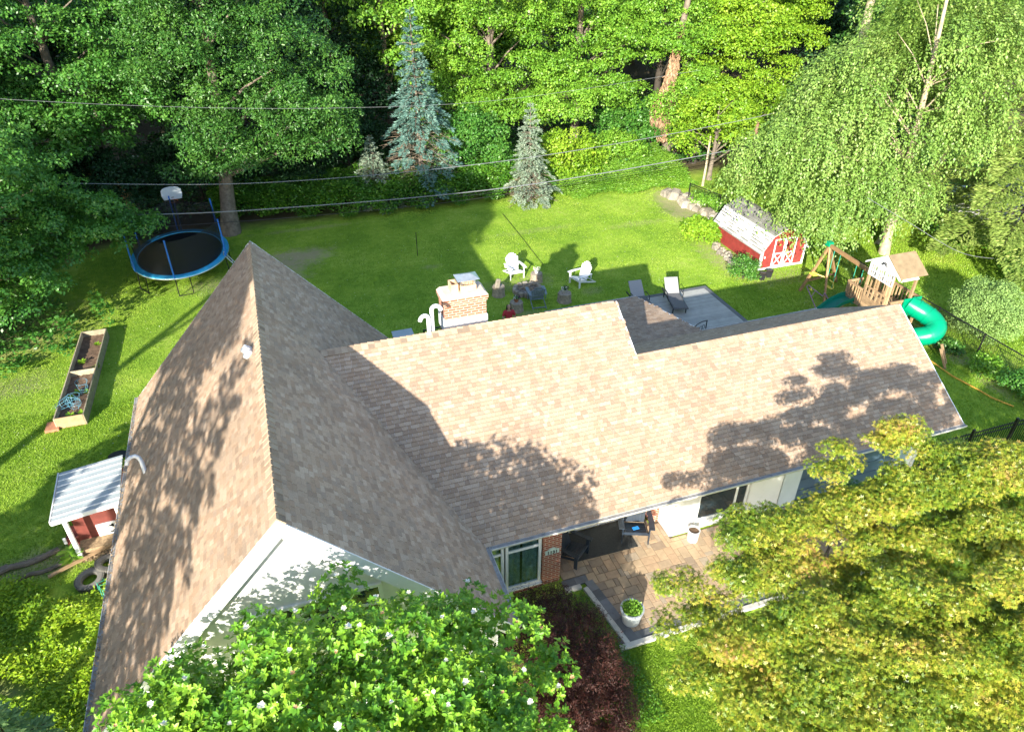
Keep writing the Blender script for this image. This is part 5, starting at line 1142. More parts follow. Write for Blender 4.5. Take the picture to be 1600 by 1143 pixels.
for k, (x, y, h_, lm, lb) in enumerate([(-8.6, 40.6, 4.2, L_SHADED, 'dim understorey tree in the dark gap left of the basketball hoop'), (-12.5, 41.6, 4.2, L_MAPLE, 'leafy understorey tree low on the far left of the wood'), (-3.9, 42.4, 4.6, L_SHADED, 'dim understorey tree in the dark gap behind the basketball hoop'), (1.2, 43.2, 4.5, L_SHADED, 'dim understorey tree just right of the oak trunk'), (4.6, 44.0, 5.0, L_SHADED, 'dim understorey tree low in the dark gap left of the blue spruce'), (11.6, 41.8, 4.2, L_MAPLE, 'green understorey tree between the two spruces'), (23.6, 43.6, 3.6, L_MAPLE, 'green understorey tree right of the brown dead vines')]):
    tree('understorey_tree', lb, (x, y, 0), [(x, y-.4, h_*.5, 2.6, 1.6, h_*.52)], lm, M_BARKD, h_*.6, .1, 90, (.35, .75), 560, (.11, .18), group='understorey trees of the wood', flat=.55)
# background rows: three shapes, copied
bgs = []
for k, (lm, sh) in enumerate(((L_SHADED, 1.0), (L_MAPLE, 1.1), (L_LIME, 1.0))):
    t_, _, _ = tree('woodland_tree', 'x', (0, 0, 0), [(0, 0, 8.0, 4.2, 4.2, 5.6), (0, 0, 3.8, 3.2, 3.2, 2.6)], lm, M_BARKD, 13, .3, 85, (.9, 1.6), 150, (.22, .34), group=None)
    bgs.append(t_)
spots = []
k = 0
for (yy, xs) in ((57, range(-22, 60, 8)), (66, range(-28, 80, 9)), (78, range(-34, 96, 11))):
    for x in xs: spots.append((x+R_.uniform(-2, 2), yy+R_.uniform(-2, 2)))
spots += [(-21, 46), (-19, 36.5), (-24, 40), (-17, 53), (-3, 54), (11, 54), (50, 44), (46, 50)]
for i, (x, y) in enumerate(spots):
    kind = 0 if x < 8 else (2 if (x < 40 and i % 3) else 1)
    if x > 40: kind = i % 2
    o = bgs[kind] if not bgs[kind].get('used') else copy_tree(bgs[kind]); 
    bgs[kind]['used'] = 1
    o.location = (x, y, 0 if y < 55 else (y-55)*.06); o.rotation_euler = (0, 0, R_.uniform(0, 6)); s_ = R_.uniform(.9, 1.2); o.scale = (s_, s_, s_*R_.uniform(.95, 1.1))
    tag(o, ['broadleaf tree with shade-darkened leaves deep in the wood', 'mid green broadleaf tree deep in the wood', 'light green broadleaf tree deep in the sunny part of the wood'][kind], 'tree', ['dark trees deep in the wood', 'mid green trees deep in the wood', 'light green trees deep in the wood'][kind])
for b_ in bgs: 
    if 'used' in b_: del b_['used']
for o in list(bpy.data.objects):
    if 'used' in o: del o['used']

# spruces
def spruce(name, label, base, h, rb, leafm, n_wh, per, size, dens=1.0, droop=.18, bare=0, barkm=M_BARK, group=None, width=1.2, low=.35, power=.85):
    t = thing(name, label, 'spruce' if 'spruce' in name else 'conifer', base, 0, group)
    P, D, Nn = [], [], []; tw = MB(); br = MB(); br.tube([(0, 0, -.1), (.02, 0, h*.5), (0, 0, h)], [h*.016+.05, h*.010, .012], 9)
    for i in range(n_wh):
        u = i/(n_wh-1); z = low+(h-low-.15)*u; R = rb*(1-u)**power*R_.uniform(.80, 1.10)+.10
        k = max(4, int(per*(1-u*.45)))
        a0 = R_.uniform(0, 6.28)
        for j in range(k):
            a = a0+2*math.pi*j/k+R_.uniform(-.18, .18); L = R*R_.uniform(.62, 1.15); dz = -droop*L+(.25*L if u > .8 else 0)
            d = np.array([math.cos(a), math.sin(a), 0]); s_ = np.array([-d[1], d[0], 0]); zz = z+R_.uniform(-.08, .08)*h*.1
            is_bare = bare and u < .35 and R_.random() < bare
            def pt(q): return np.array([0, 0, zz])+d*L*q+np.array([0, 0, dz*q*q*1.2+.10*L*math.sin(q*3.14)*.6])
            if L > .5: br.tube([Vector(pt(q)) for q in (0, .5, 1)], [.018+.008*L, .012, .004], 4, cap=False)
            if is_bare:
                for q in (.25, .4, .55, .7, .85):
                    for sg in (-1, 1):
                        p = pt(q); e = p+s_*sg*L*.3*(1.1-q)+d*L*.18-np.array([0, 0, .06]); tw.tube([Vector(p), Vector(e)], [.008, .003], 3, cap=False)
                if R_.random() < .6: continue
            nn = int(dens*26*L)+8
            q = rng.uniform(.18 if not is_bare else .7, 1.0, nn)**.8; sg = rng.choice([-1, 1], nn); lat = rng.uniform(0, 1, nn)*.42*L*(1.12-q)
            base_ = np.stack([pt(x) for x in q])+s_*(sg*lat)[:, None]+d*(lat*.35)[:, None]; base_[:, 2] += rng.uniform(-.07, .03, nn)-lat*.2
            P.append(base_); dd = d*.75+s_*(sg*.55)[:, None]+np.array([0, 0, -.1])+rng.normal(size=(nn, 3))*.22; D.append(dd); Nn.append(np.array([0, 0, 1])+rng.normal(size=(nn, 3))*.35+d*.25)
    P, D, Nn = np.vstack(P), np.vstack(D), np.vstack(Nn)
    leaf_mesh('crown', P, D, Nn, rng.uniform(size*.7, size*1.25, len(P)), 'needle', leafm, t, width=width)
    br.build('trunk', barkm, t, smooth=True, recalc=False)
    if bare and len(tw.v): tw.build('dead_twigs', M_TWIG, t, recalc=False)
    return t
spruce('blue_spruce', 'tall blue spruce standing between the dark gap and the bright maples', (8.3, 40.4, 0), 10.1, 2.6, L_SPRUCE, 23, 12, .20, 3.6, bare=.75, low=.9)
spruce('blue_spruce', 'shorter silvery spruce right of the tall blue one at the lawn edge', (14.0, 37.6, 0), 5.6, 1.6, L_SPRUCEG, 18, 11, .15, 4.4, bare=.5)
spruce('blue_spruce', 'small dull grey green spruce in shade left of the tall blue one', (5.5, 40.2, 0), 3.9, 1.6, L_SPRUCEG, 13, 11, .16, 3.4, bare=.5)
# shrubs along the wood edge
def shrub(name, label, base, rx, ry, h, lm, n=40, rp=(.25, .5), dens=700, size=(.09, .15), shape='leaf', group=None, cat='shrub', flat=.75, barkm=M_BARKD, up=.6):
    return tree(name, label, base, [(base[0], base[1], base[2]+h*.45, rx*.85, ry*.85, h*.48)], lm, barkm, h*.6, .05, n, rp, dens, size, shape, cat, group, flat, .2, 8, low=-.6, up=up, lean=.05)
shrub('yellow_green_bush', 'glowing yellow green bush at the wood edge right of the small silvery spruce', (17.6, 39.8, 0), 2.5, 1.5, 3.4, L_YLIME, 70, (.35, .65), 520, (.12, .2))
shrub('yellow_green_bush', 'lower yellow green bush under the brown dead vines', (21.0, 40.6, 0), 2.0, 1.4, 2.6, L_LIME, 50, (.35, .6), 520, (.12, .2))
shrub('broadleaf_bush', 'bright big leaved bush on the lawn by the back corner of the red shed', (20.6, 29.8, 0), .85, 1.2, 1.0, L_YLIME, 34, (.25, .4), 620, (.14, .22))
shrub('flowering_bush', 'rounded green bush at the front corner of the red shed beside the black tubs', (20.15, 25.1, 0), .62, .62, 1.15, L_MAPLE, 34, (.16, .3), 1100, (.07, .11))
shrub('vine_bush', 'vine covered mound right of the boulders and in front of the wire fence', (23.2, 33.2, 0), .6, 1.6, .9, L_LIME, 26, (.25, .4), 600, (.10, .16))
# low vine border and weeds: uncountable growth
def cover(name, label, cat, region, n, hgt, lm, size, shape='leaf', up=.7, mask=None, kind='stuff'):
    x = rng.uniform(region[0], region[1], n); y = rng.uniform(region[2], region[3], n)
    k = mask(x, y) if mask else np.ones(n, bool); x, y = x[k], y[k]
    hh = hgt(x, y); z = hh*rng.uniform(.25, 1, len(x))**.5
    P = np.stack([x, y, z], 1); Nn = unit(rng.normal(size=P.shape)*.45+np.array([0, -.12, up])); D = rdir(len(x)); D[:, 2] = rng.uniform(-.2, .4, len(x))
    o = leaf_mesh(name, P, D, Nn, rng.uniform(size[0], size[1], len(x)), shape, lm); return tag(o, label, cat, None, kind)
wav = lambda x, y: .5+.5*np.sin(x*2.3+np.sin(y*1.9))*np.sin(y*2.7+x*.7)
edge = lambda x: np.where(x < -2, 39.6, np.where(x < 4, 39.6-(x+2)*.28, np.where(x < 15, 37.9, 37.6)))
cover('vine_border', 'dark tangled vines edging the shaded lawn below the wood', 'undergrowth', (-3.4, 15.8, 37.2, 42.5), 70000, lambda x, y: .35+1.0*np.clip((y-edge(x))*1.4, 0, 1)+.45*wav(x, y), L_VINE, (.10, .18), mask=lambda x, y: y > edge(x)+.2*np.sin(x*3))
cover('tall_weeds', 'bright tall weeds edging the sunny lawn below the wood', 'undergrowth', (15.5, 24.6, 36.3, 42.0), 60000, lambda x, y: .15+.75*np.clip((y-37.0)*.6, 0, 1)+.35*wav(x, y), L_LIME, (.10, .2), 'sliver', .3, mask=lambda x, y: y > 37.2-.10*(x-15)+.25*np.sin(x*2.1))
cover('wood_undergrowth', 'dim leafy undergrowth on the floor of the wood', 'undergrowth', (-24, 50, 39.5, 56), 50000, lambda x, y: .4+.9*wav(x*.5, y*.5), L_DEEP, (.2, .32))
cover('left_undergrowth', 'leafy undergrowth beneath the left maples', 'undergrowth', (-24, -6.0, 26, 42), 42000, lambda x, y: .15+.6*wav(x, y), L_MAPLE, (.10, .2), mask=lambda x, y: (((x+12.5)/4.5)**2+((y-30)/3.5)**2 < 1+.4*np.sin(x*3+y)) | (y > 38.6) | (x < -14))
cover('side_weeds', 'bright yellow green weeds covering the ground below the left eave', 'weeds', (-13.5, -5.1, 7.0, 15.9), 90000, lambda x, y: .08+.45*wav(x*.9, y*.9)+.1*rng.random(len(x)), L_WEED, (.06, .125), 'oval', mask=lambda x, y: (y < 15.6+.35*np.sin(x*2.1)) & (wav(x*.9+2, y*.8) > .12) & (((x+6.3)**2+(y-15.6)**2) > .55))
cover('right_undergrowth', 'leafy growth across the shaded neighbouring ground at the right', 'undergrowth', (30, 46, 20, 36), 30000, lambda x, y: .2+.9*wav(x*.6, y*.6), L_VINE, (.12, .22), mask=lambda x, y: (x > 31.5) & (wav(x*.4, y*.5) > .35))
cover('leaf_litter', 'heap of dry brown leaves in front of the coop hatch', 'leaf litter', (-6.9, -5.45, 16.25, 16.85), 1500, lambda x, y: .05+.12*rng.random(len(x)), M_LEAFLITTER, (.06, .11))
n = 900; x = np.where(rng.random(n) < .6, rng.uniform(XL-.10, XL-.01, n), XL+rng.random(n)**2*1.6); y = rng.uniform(YF+.1, YB-.3, n); z = np.where(x < XL, ZE+.012, ZE+(x-XL)*TL+.03)
tag(leaf_mesh('roof_debris', np.stack([x, y, z], 1), rdir(n)*np.array([1, 1, .2]), unit(np.stack([np.where(x < XL, 0, -.7)+rng.normal(size=n)*.3, rng.normal(size=n)*.3, np.ones(n)], 1)), rng.uniform(.03, .07, n), 'leaf', M_LEAFLITTER), 'dry leaf bits lying in the left gutter and on the lowest shingles', 'leaf litter', None, 'stuff')
n = 1500; x = rng.uniform(-12, 24, n); y = rng.uniform(21, 37, n); tag(leaf_mesh('clover_flecks', np.stack([x, y, np.full(n, .055)], 1), rdir(n)*np.array([1, 1, .2]), np.tile([0, 0, 1.], (n, 1)), rng.uniform(.02, .045, n), 'leaf', M_PETAL), 'tiny pale clover heads scattered over the back lawn', 'clover', None, 'stuff')
# dead vines hanging on a trunk
t = thing('dead_vine_trunk', 'leaning trunk draped in brown dead vines between the bright maples', 'tree', (25.2, 42.6, 0))
m = MB(); m.tube([(.6, 0, -.1), (.4, -.2, 2.0), (-.1, -.5, 4.6), (.1, -.6, 7.0), (.5, -.5, 9.5), (.9, -.4, 12)], [.34, .28, .26, .22, .18, .12], 10); m.tube([(1.2, .2, -.1), (1.0, 0, 2.5), (1.3, 0, 6)], [.22, .18, .12], 8); m.build('trunk', M_BARK, t, smooth=True)
n = 9000; u = rng.random(n); zz = 1.5+u*6.8; wd = np.interp(zz, [1.5, 2.8, 3.6, 5, 6.2, 7.2, 8.3], [.3, .85, .85, .42, .30, .2, .1]); a = rng.uniform(0, 6.28, n)
xc = np.interp(zz, [1.5, 3, 5, 7, 8.3], [-.3, -.5, -.25, 0, .2]); P = np.stack([xc+np.cos(a)*wd*rng.uniform(.5, 1, n), -.55+np.sin(a)*wd*.6-.2, zz], 1)
leaf_mesh('dead_vines', P, np.tile([0, -.1, -1.], (n, 1))+rng.normal(size=(n, 3))*.25, unit(rng.normal(size=(n, 3))+np.array([0, -1, .3])), rng.uniform(.16, .36, n), 'sliver', simple('dead_leaves', (.30, .19, .11), .85, .4, 6, rndvar=.6), t, width=1.6)
for k, (x, y, tx, r, h, mt, lb) in enumerate(((27.6, 36.0, .2, .16, 3.8, M_BARKR, 'reddish bare trunk rising just behind the red shed roof'), (26.7, 40.6, .2, .2, 3.2, M_BARKD, 'dark bare trunk right of the dead vines'), (25.0, 36.6, .1, .07, 3, M_BARKP, 'slim pale trunk in the bright leaves behind the wire fence'))):
    t = thing('bare_trunk', lb, 'tree', (x, y, 0)); m = MB(); m.tube([(0, 0, -.1), (tx*.4, 0, h*.4), (tx, .1, h)], [r*1.2, r, r*.7], 9); m.build('trunk', mt, t, smooth=True)
t = thing('bare_trunk', 'broad brown trunk in the shade behind the trampoline', 'tree', (-7.2, 41.2, 0)); m = MB(); m.tube([(0, 0, -.1), (-.2, 0, 2), (-.5, .1, 6)], [.4, .33, .25], 9); m.build('trunk', M_BARK, t, smooth=True)

# drooping tree over the shed
def weeping(name, label, base, ells, lm, barkm, ns, per, slen, size, top, r0, group=None):
    t = thing(name, label, 'tree', base, 0, group); b = np.array(base)
    C0, _ = puffs([(e[0]-b[0], e[1]-b[1], e[2]-b[2], *e[3:]) for e in ells], ns, (1, 1), -.3, .35); C = np.repeat(C0, 9, 0)+rng.normal(size=(len(C0)*9, 3))*np.array([.22, .22, .10]); n = len(C)
    cen = np.array([np.mean([e[0] for e in ells])-b[0], np.mean([e[1] for e in ells])-b[1], 0])
    az = rng.uniform(0, 6.28, n); out = unit(np.stack([np.cos(az), np.sin(az), np.zeros(n)], 1)*.7+unit((C-cen)*np.array([1, 1, 0]))*.8); L = rng.uniform(slen*.6, slen*1.3, n)
    u = np.tile(np.linspace(0, 1, per), n); idx = np.repeat(np.arange(n), per); u = u+rng.uniform(-.03, .03, len(u))
    P = C[idx]+out[idx]*(L[idx]*.75*np.sqrt(np.clip(u, 0, 1)))[:, None]; P[:, 2] -= L[idx]*(.15*u+.75*u*u); P += rng.normal(size=P.shape)*.06
    side = np.where(np.arange(len(u)) % 2, 1, -1)[:, None]; tang = out[idx]*(1-u*.8)[:, None]+np.array([0, 0, -1])*(u*1.1+.1)[:, None]; lat = np.cross(tang, [0, 0, 1.])
    D = tang+lat*side*.8+rng.normal(size=P.shape)*.3; Nn = unit(np.array([0, 0, 1])+out[idx]*.5+rng.normal(size=P.shape)*.45)
    leaf_mesh('crown', P, D, Nn, rng.uniform(size[0], size[1], len(P)), 'leaf', lm, t)
    m = MB(); trunk(m, (0, 0, -.1), top, r0, r0*.3, C0, 46, .25, 10, .3); m.build('trunk', barkm, t, smooth=True, recalc=False); return t
weeping('drooping_tree', 'large drooping light green tree with a pale trunk overhanging the shed and play set', (28.5, 25.2, 0), [(24.8, 27.2, 4.6, 3.8, 2.6, 3.2), (28.0, 27.4, 6.8, 4.4, 2.8, 3.4), (24.2, 25.3, 2.8, 1.9, 1.3, 1.5), (30.6, 28.0, 10.0, 3.4, 2.8, 3.4), (26.9, 24.6, 3.9, 2.0, 1.3, 1.6), (28.8, 23.9, 6.6, 1.8, 1.0, 2.2), (29.8, 25.0, 9.4, 2.4, 1.6, 2.2)], L_ELM, M_BARKP, 640, 24, 1.3, (.10, .155), (-.6, .3, 11.5), .22)
t = thing('leaning_trunk', 'second pale trunk slanting up to the right through the drooping tree', 'tree', (31.8, 27.0, 0)); m = MB(); m.tube([(0, 0, 2.2), (.9, 0, 4.6), (1.9, .1, 6.6), (2.6, .1, 8.2)], [.17, .15, .11, .05], 8); m.tube([(0, 0, 2.2), (-1.2, 0, 1.0), (-2.8, -.8, -.1)], [.17, .18, .2], 8)
m.tube([(1.4, 0, 5.6), (2.4, -.2, 6.0), (3.3, -.2, 6.3)], [.06, .045, .02], 6); m.tube([(.9, 0, 4.6), (.2, -.2, 5.6), (-1.2, -.3, 6.1)], [.06, .045, .02], 6); m.build('trunk', M_BARKP, t, smooth=True)
spruce('hemlock_tree', 'yellow green hemlock whose layered boughs reach in from the right edge', (35.2, 23.5, 0), 14.5, 7.6, L_HEM, 12, 10, .24, 9.5, .10, 0, M_BARKD, low=1.9, power=.7)
# right side shrubs
shrub('rounded_conifer', 'dense pale green rounded evergreen behind the wire fence beside the tube slide', (26.3, 17.5, 0), 1.35, 1.5, 2.5, L_BUSH, 150, (.22, .36), 3000, (.05, .08), flat=.95)
for k, (x, y, rx, h, lm, lb) in enumerate([(24.3, 15.4, .5, .7, L_LIME, 'small bright bush at the fence foot nearest the rounded evergreen'), (24.5, 14.2, .6, .8, L_MAPLE, 'leafy green bush at the fence foot further towards the black fence'), (24.4, 13.2, .55, .75, L_MAPLE, 'leafy bush in the corner where the two fences meet'), (24.2, 17.0, .35, .45, L_DEEP, 'low dark bush at the fence foot beside the slide'),
        (18.6, 12.9, .35, .7, L_LIME, 'small bright bush against the right gable end of the house'), (18.4, 11.2, .5, .7, L_LIME, 'bright leafy bush below the right end of the front gutter'), (22.6, 10.6, .9, 1.1, L_MAPLE, 'dark bush with a few white blooms in front of the black picket fence'),
        (30.6, 18.6, 1.1, 1.4, L_YLIME, 'sunny yellow green bush on the neighbouring lawn'), (32.5, 20.5, 1.5, 2.0, L_MAPLE, 'larger green bush on the neighbouring lawn beneath the hemlock'), (25.4, 20.6, .5, .8, L_LIME, 'small bright bush behind the play tower')]):
    shrub('garden_bush', lb, (x, y, 0), rx, rx, h, lm, 26, (.16, .3), 900, (.08, .13))

# ------------------------------------------------------------ front garden trees
tm_, C, Rr = None, None, None
t = thing('magnolia_tree', 'glossy leaved tree with white blossoms in front of the left gable', 'tree', (-.5, 6.15, 0))
ells = [(-.1, .4, 4.5, 2.9, 2.0, 2.1), (-2.4, .9, 4.1, 1.4, 1.2, 1.5), (2.3, .9, 3.9, 1.3, 1.3, 1.6), (.5, 1.1, 5.45, 1.4, .8, 1.15), (-1.5, 1.0, 5.1, 1.3, .9, 1.0), (2.6, -.3, 2.9, 1.0, 1.2, 1.4), (-.3, -.9, 4.3, 3.0, 1.4, 2.2), (0, .3, 3.0, 3.0, 2.0, 1.5), (-1.0, 1.5, 3.6, 2.6, .7, 1.4), (.3, -.3, 4.6, 2.2, 1.5, 1.6), (.4, .2, 3.4, 2.4, 1.8, 1.2)]
C, Rr = puffs(ells, 440, (.30, .52), -.25, .3)
nR = (Rr**2*165).astype(int); idx = np.repeat(np.arange(len(C)), nR); N = len(idx); d = rdir(N); d[:, 2] = np.where(d[:, 2] < -.1, -d[:, 2], d[:, 2])
RP = C[idx]+d*(Rr[idx]*rng.uniform(.55, 1.08, N))[:, None]*np.array([1, 1, .85]); ax = unit(d*.7+np.array([0, 0, .7])+rng.normal(size=(N, 3))*.25)
per = 8; ii = np.repeat(np.arange(N), per); ph = np.tile(np.arange(per)*2.4, N)+rng.uniform(-.3, .3, N*per)
a1 = unit(np.cross(ax, rdir(N))); a2 = np.cross(ax, a1); rd = a1[ii]*np.cos(ph)[:, None]+a2[ii]*np.sin(ph)[:, None]
D = rd+ax[ii]*rng.uniform(.1, .8, N*per)[:, None]; Nn = ax[ii]-rd*.4+rng.normal(size=rd.shape)*.15
leaf_mesh('crown', RP[ii]-ax[ii]*rng.uniform(0, .05, N*per)[:, None], D, Nn, rng.uniform(.065, .118, N*per), 'oval', L_MAG, t, width=1.05, rnd=np.clip(np.repeat(rng.random(N), per)*.7+rng.random(N*per)*.3, 0, 1))
m = MB(); trunk(m, (0, 0, -.1), (0, .3, 5.2), .14, .03, C, 60, .1, 8, .35); m.build('trunk', M_BARK, t, smooth=True, recalc=False)
camv = np.array([.2, -6.2, 15.4])
fl0 = None
def flower(mat, r, nm, n=9):
    Dn = []; Nn = []; Pp = []
    for k in range(n):
        a = k*2.4; up = .35+.5*(k/n); Dn.append((math.cos(a), math.sin(a), up)); Nn.append((-math.cos(a)*up, -math.sin(a)*up, 1)); Pp.append((0, 0, .004*k))
    return leaf_mesh(nm, Pp, np.array(Dn), np.array(Nn), r, 'oval', mat, width=1.5)
fw = flower(M_PETAL, .075, 'flower'); fd = flower(M_PETALD, .05, 'faded_flower', 7)
dv = RP-camv; dist = np.linalg.norm(dv, axis=1); dd_ = dv/dist[:, None]; key = (np.round(dd_[:, 0]*26).astype(int)*1000+np.round(dd_[:, 2]*26+dd_[:, 1]*9).astype(int)); best = {}
for i_ in np.argsort(dist): best.setdefault(int(key[i_]), i_)
cand = RP[np.array(list(best.values()))]; sel = cand[rng.choice(len(cand), min(96, len(cand)), replace=False)]
for k, p in enumerate(sel):
    src = fw if k < 68 else fd; o = src if k in (0, 68) else src.copy()
    if o.name not in col.objects: col.objects.link(o)
    o.parent = t; dd = unit(camv-p); o.location = tuple(p+dd*.07); o.rotation_euler = (R_.uniform(-.5, .3), R_.uniform(-.4, .4), R_.uniform(0, 6)); s_ = R_.uniform(.5, .95); o.scale = (s_, s_, s_)
# golden japanese maples
def jmaple(name, label, base, ells, n, rp, dens, size, lm, cat='tree', flat=.42, shape='star', top=None, h=4, r0=.11, nl=40, droop=.1, **k):
    return tree(name, label, base, ells, lm, M_BARKD, h, r0, n, rp, dens, size, shape, cat, None, flat, droop, nl, top=top, low=-.2, inner=.3, up=.9, **k)
tops = [(5.2, 5.5, 4.0), (5.5, 6.9, 4.3), (5.9, 7.5, 4.7), (6.75, 7.6, 5.0), (7.3, 7.85, 5.3), (7.8, 7.75, 5.4), (8.4, 7.6, 5.4), (9.0, 7.6, 5.4), (9.75, 8.0, 5.7), (10.15, 8.05, 5.9), (10.65, 8.1, 6.3), (11.4, 7.9, 6.3), (11.65, 7.5, 6.0), (12.0, 7.35, 6.15), (12.6, 6.9, 6.3), (14, 6.5, 6.2), (18, 5.5, 5.6)]
tx_, ty_, tz_ = zip(*tops); pads = []
for gx in np.arange(5.3, 17.5, .84):
    for gy in np.arange(1.0, 8.4, .80):
        x_ = gx+R_.uniform(-.38, .38); y_ = gy+R_.uniform(-.38, .38); yt = np.interp(x_, tx_, ty_)-.28
        if y_ > yt or x_ < 5.35+max(0, 4.9-y_)*.3 or (x_-8.85)**2+(y_-7.2)**2 < .15: continue
        pads.append((x_, y_, np.interp(x_, tx_, tz_)*(.80+.20*min(1, y_/7.5))+R_.uniform(-.85, .15), R_.uniform(.40, .68)))
pads += [(10.62, 8.12, 6.45, .22), (10.6, 8.1, 6.15, .40), (11.15, 7.95, 6.35, .28), (11.3, 7.9, 6.1, .42), (9.95, 8.4, 5.85, .24), (9.85, 8.2, 5.6, .40), (12.05, 7.3, 6.05, .42), (12.7, 6.9, 6.2, .45), (7.35, 7.75, 5.25, .4), (7.8, 7.75, 5.25, .42), (8.4, 7.5, 5.3, .4), (5.85, 7.35, 4.6, .35), (5.45, 6.8, 4.25, .3), (5.4, 5.9, 4.1, .35), (11.0, 7.2, 6.0, .7), (10.8, 5.4, 5.1, .75), (11.6, 5.0, 5.2, .7), (7.3, 7.55, 5.2, .45), (7.9, 7.45, 5.25, .45), (8.4, 7.2, 5.2, .45), (6.6, 6.9, 4.8, .45), (7.3, 6.9, 5.0, .5), (9.4, 7.5, 5.4, .5), (10.0, 7.2, 5.4, .5), (9.6, 6.6, 5.2, .6), (11.8, 5.6, 5.3, .7), (9.0, 4.7, 4.8, .7), (9.6, 4.4, 4.9, .7), (11.2, 4.5, 5.1, .7), (11.6, 4.1, 5.0, .7), (10.2, 4.9, 4.9, .7), (5.8, 5.7, 4.2, .42), (6.2, 5.1, 4.3, .5), (6.3, 6.1, 4.5, .5), (6.9, 5.5, 4.6, .55), (6.0, 4.4, 4.2, .5), (6.8, 4.4, 4.5, .6), (7.4, 4.9, 4.8, .6), (7.6, 5.8, 4.8, .6), (9.4, 4.45, 5.1, .55), (7.9, 4.2, 4.7, .6), (12.2, 6.6, 6.1, .7), (13.4, 6.3, 6.1, .7), (10.2, 7.2, 5.6, .6)]
ex = []
for (x_, y_, z_, r_) in pads:       # every bough is a tilted pad of small leaf clumps
    tilt = R_.uniform(-.25, .05); a_ = R_.uniform(0, 3.14)
    for k in range(max(5, int(66*r_*r_))):
        q = R_.uniform(0, 6.28); rr = r_*math.sqrt(R_.random()); ex.append((x_+rr*1.2*math.cos(q), y_+rr*.85*math.sin(q), z_+tilt*rr*math.sin(q)-.55*rr*rr+R_.uniform(-.05, .05), R_.uniform(.16, .28)))
jmaple('golden_maple', 'wide spreading golden green maple covering the lower right of the front garden', (10.8, 5.6, 0),
       [(11.2, 4.6, 3.2, 5.4, 2.8, .6), (8.3, 5.4, 2.7, 2.4, 1.5, .5)], 60, (.4, .7), 3000, (.045, .075), L_YMAP, h=3.9, extra=ex, flat=.55, nl=16)
jmaple('small_maple', 'slender dark stemmed sapling standing in the paved gap under the golden maple', (12.6, 9.9, 0), [(12.3, 9.9, 2.1, .9, .6, .6)], 16, (.25, .42), 700, (.06, .09), L_DEEP, h=2.2, r0=.04, nl=10)
jmaple('burgundy_maple', 'low dome of fine dark burgundy foliage beside the patio corner', (4.35, 8.75, 0), [(4.25, 8.75, .8, 1.25, 1.95, 1.1), (4.0, 7.4, .6, 1.3, 1.2, .9)], 300, (.2, .36), 3600, (.05, .085), L_RMAP, 'shrub', .5, 'sliver', h=1.3, r0=.07, nl=50, droop=.8)
cover('bed_groundcover', 'green ground cover in the wedge bed between burgundy maple and pavers', 'ground cover', (4.0, 6.2, 7.2, 11.1), 9000, lambda x, y: .06+.08*rng.random(len(x)), L_VINE, (.04, .07), 'oval', mask=lambda x, y: (x < 5.76+(11.07-y)*.16) & (y < 10.98))
n = 700; a = rng.uniform(0, 6.28, n); r = .24*np.sqrt(rng.random(n)); leaf_mesh('foliage', np.stack([r*np.cos(a), r*np.sin(a), .40+.09*rng.random(n)], 1), rdir(n), unit(rng.normal(size=(n, 3))*.4+np.array([0, 0, 1])), rng.uniform(.05, .085, n), 'oval', L_LIME, pp)
# flower pots on stumps
for (loc, lb, potm, zz) in [((9.05, 25.65), 'terracotta pot with dark and white flowers on the stump nearest the seated group', M_TERRA, .43), ((11.33, 25.75), 'pale pot with dark purple and white flowers on the right hand stump', M_CONC, .43), ((10.85, 27.95), 'white bowl of pale flowers on the sunny stump behind the fire pit', M_PVC, .43)]:
    t = thing('flower_pot', lb, 'flower pot', (*loc, zz)); MB().lathe([(.07, 0), (.12, .15), (.13, .16), (.10, .15), (.001, .13)], n=16).build('pot', potm, t, smooth=True)
    n = 90
    for (mt, nm, f_, k_) in ((L_DEEP, 'foliage', 0, n), (M_PETAL, 'white_blooms', -.04, 40), (M_FLOWERP if potm is not M_PVC else M_PETAL, 'dark_bloom' if potm is not M_PVC else 'pale_blooms', .07, 50)):
        a = rng.uniform(0, 6.28, k_); r = .11*np.sqrt(rng.random(k_)); leaf_mesh(nm, np.stack([f_+r*np.cos(a), r*np.sin(a), .17+.12*rng.random(k_)], 1), rdir(k_), unit(rng.normal(size=(k_, 3))*.4+np.array([0, -.4, 1])), rng.uniform(.05, .08, k_), 'oval', mt, t)
# seedlings in the raised bed
for k, (x, y) in enumerate([(-8.05, 26.7), (-7.9, 24.6), (-8.1, 24.3), (-7.55, 24.5), (-7.95, 23.2), (-7.6, 23.2), (-7.5, 26.2), (-7.65, 27.9)]):
    n = 22; a = rng.uniform(0, 6.28, n); o = leaf_mesh('seedling', np.stack([.02*np.cos(a), .02*np.sin(a), .02+.1*rng.random(n)], 1), np.stack([np.cos(a), np.sin(a), .4*np.ones(n)], 1), np.tile([0, 0, 1.], (n, 1)), rng.uniform(.09, .17, n), 'oval', L_YLIME, loc=(x, y, .2)); tag(o, 'small yellow green seedling in the soil of the timber bed', 'seedling', 'seedlings in the timber bed')
n = 26; a = rng.uniform(0, 6.28, n); o = leaf_mesh('big_leaf_weed', np.stack([.03*np.cos(a), .03*np.sin(a), .1+.4*rng.random(n)], 1), np.stack([np.cos(a), np.sin(a), .3*np.ones(n)], 1), np.tile([0, 0, 1.], (n, 1)), rng.uniform(.2, .34, n), 'oval', L_LIME, loc=(-6.95, 16.35, 0)); tag(o, 'big leaved bright weed growing at the foot of the coop post', 'weed')

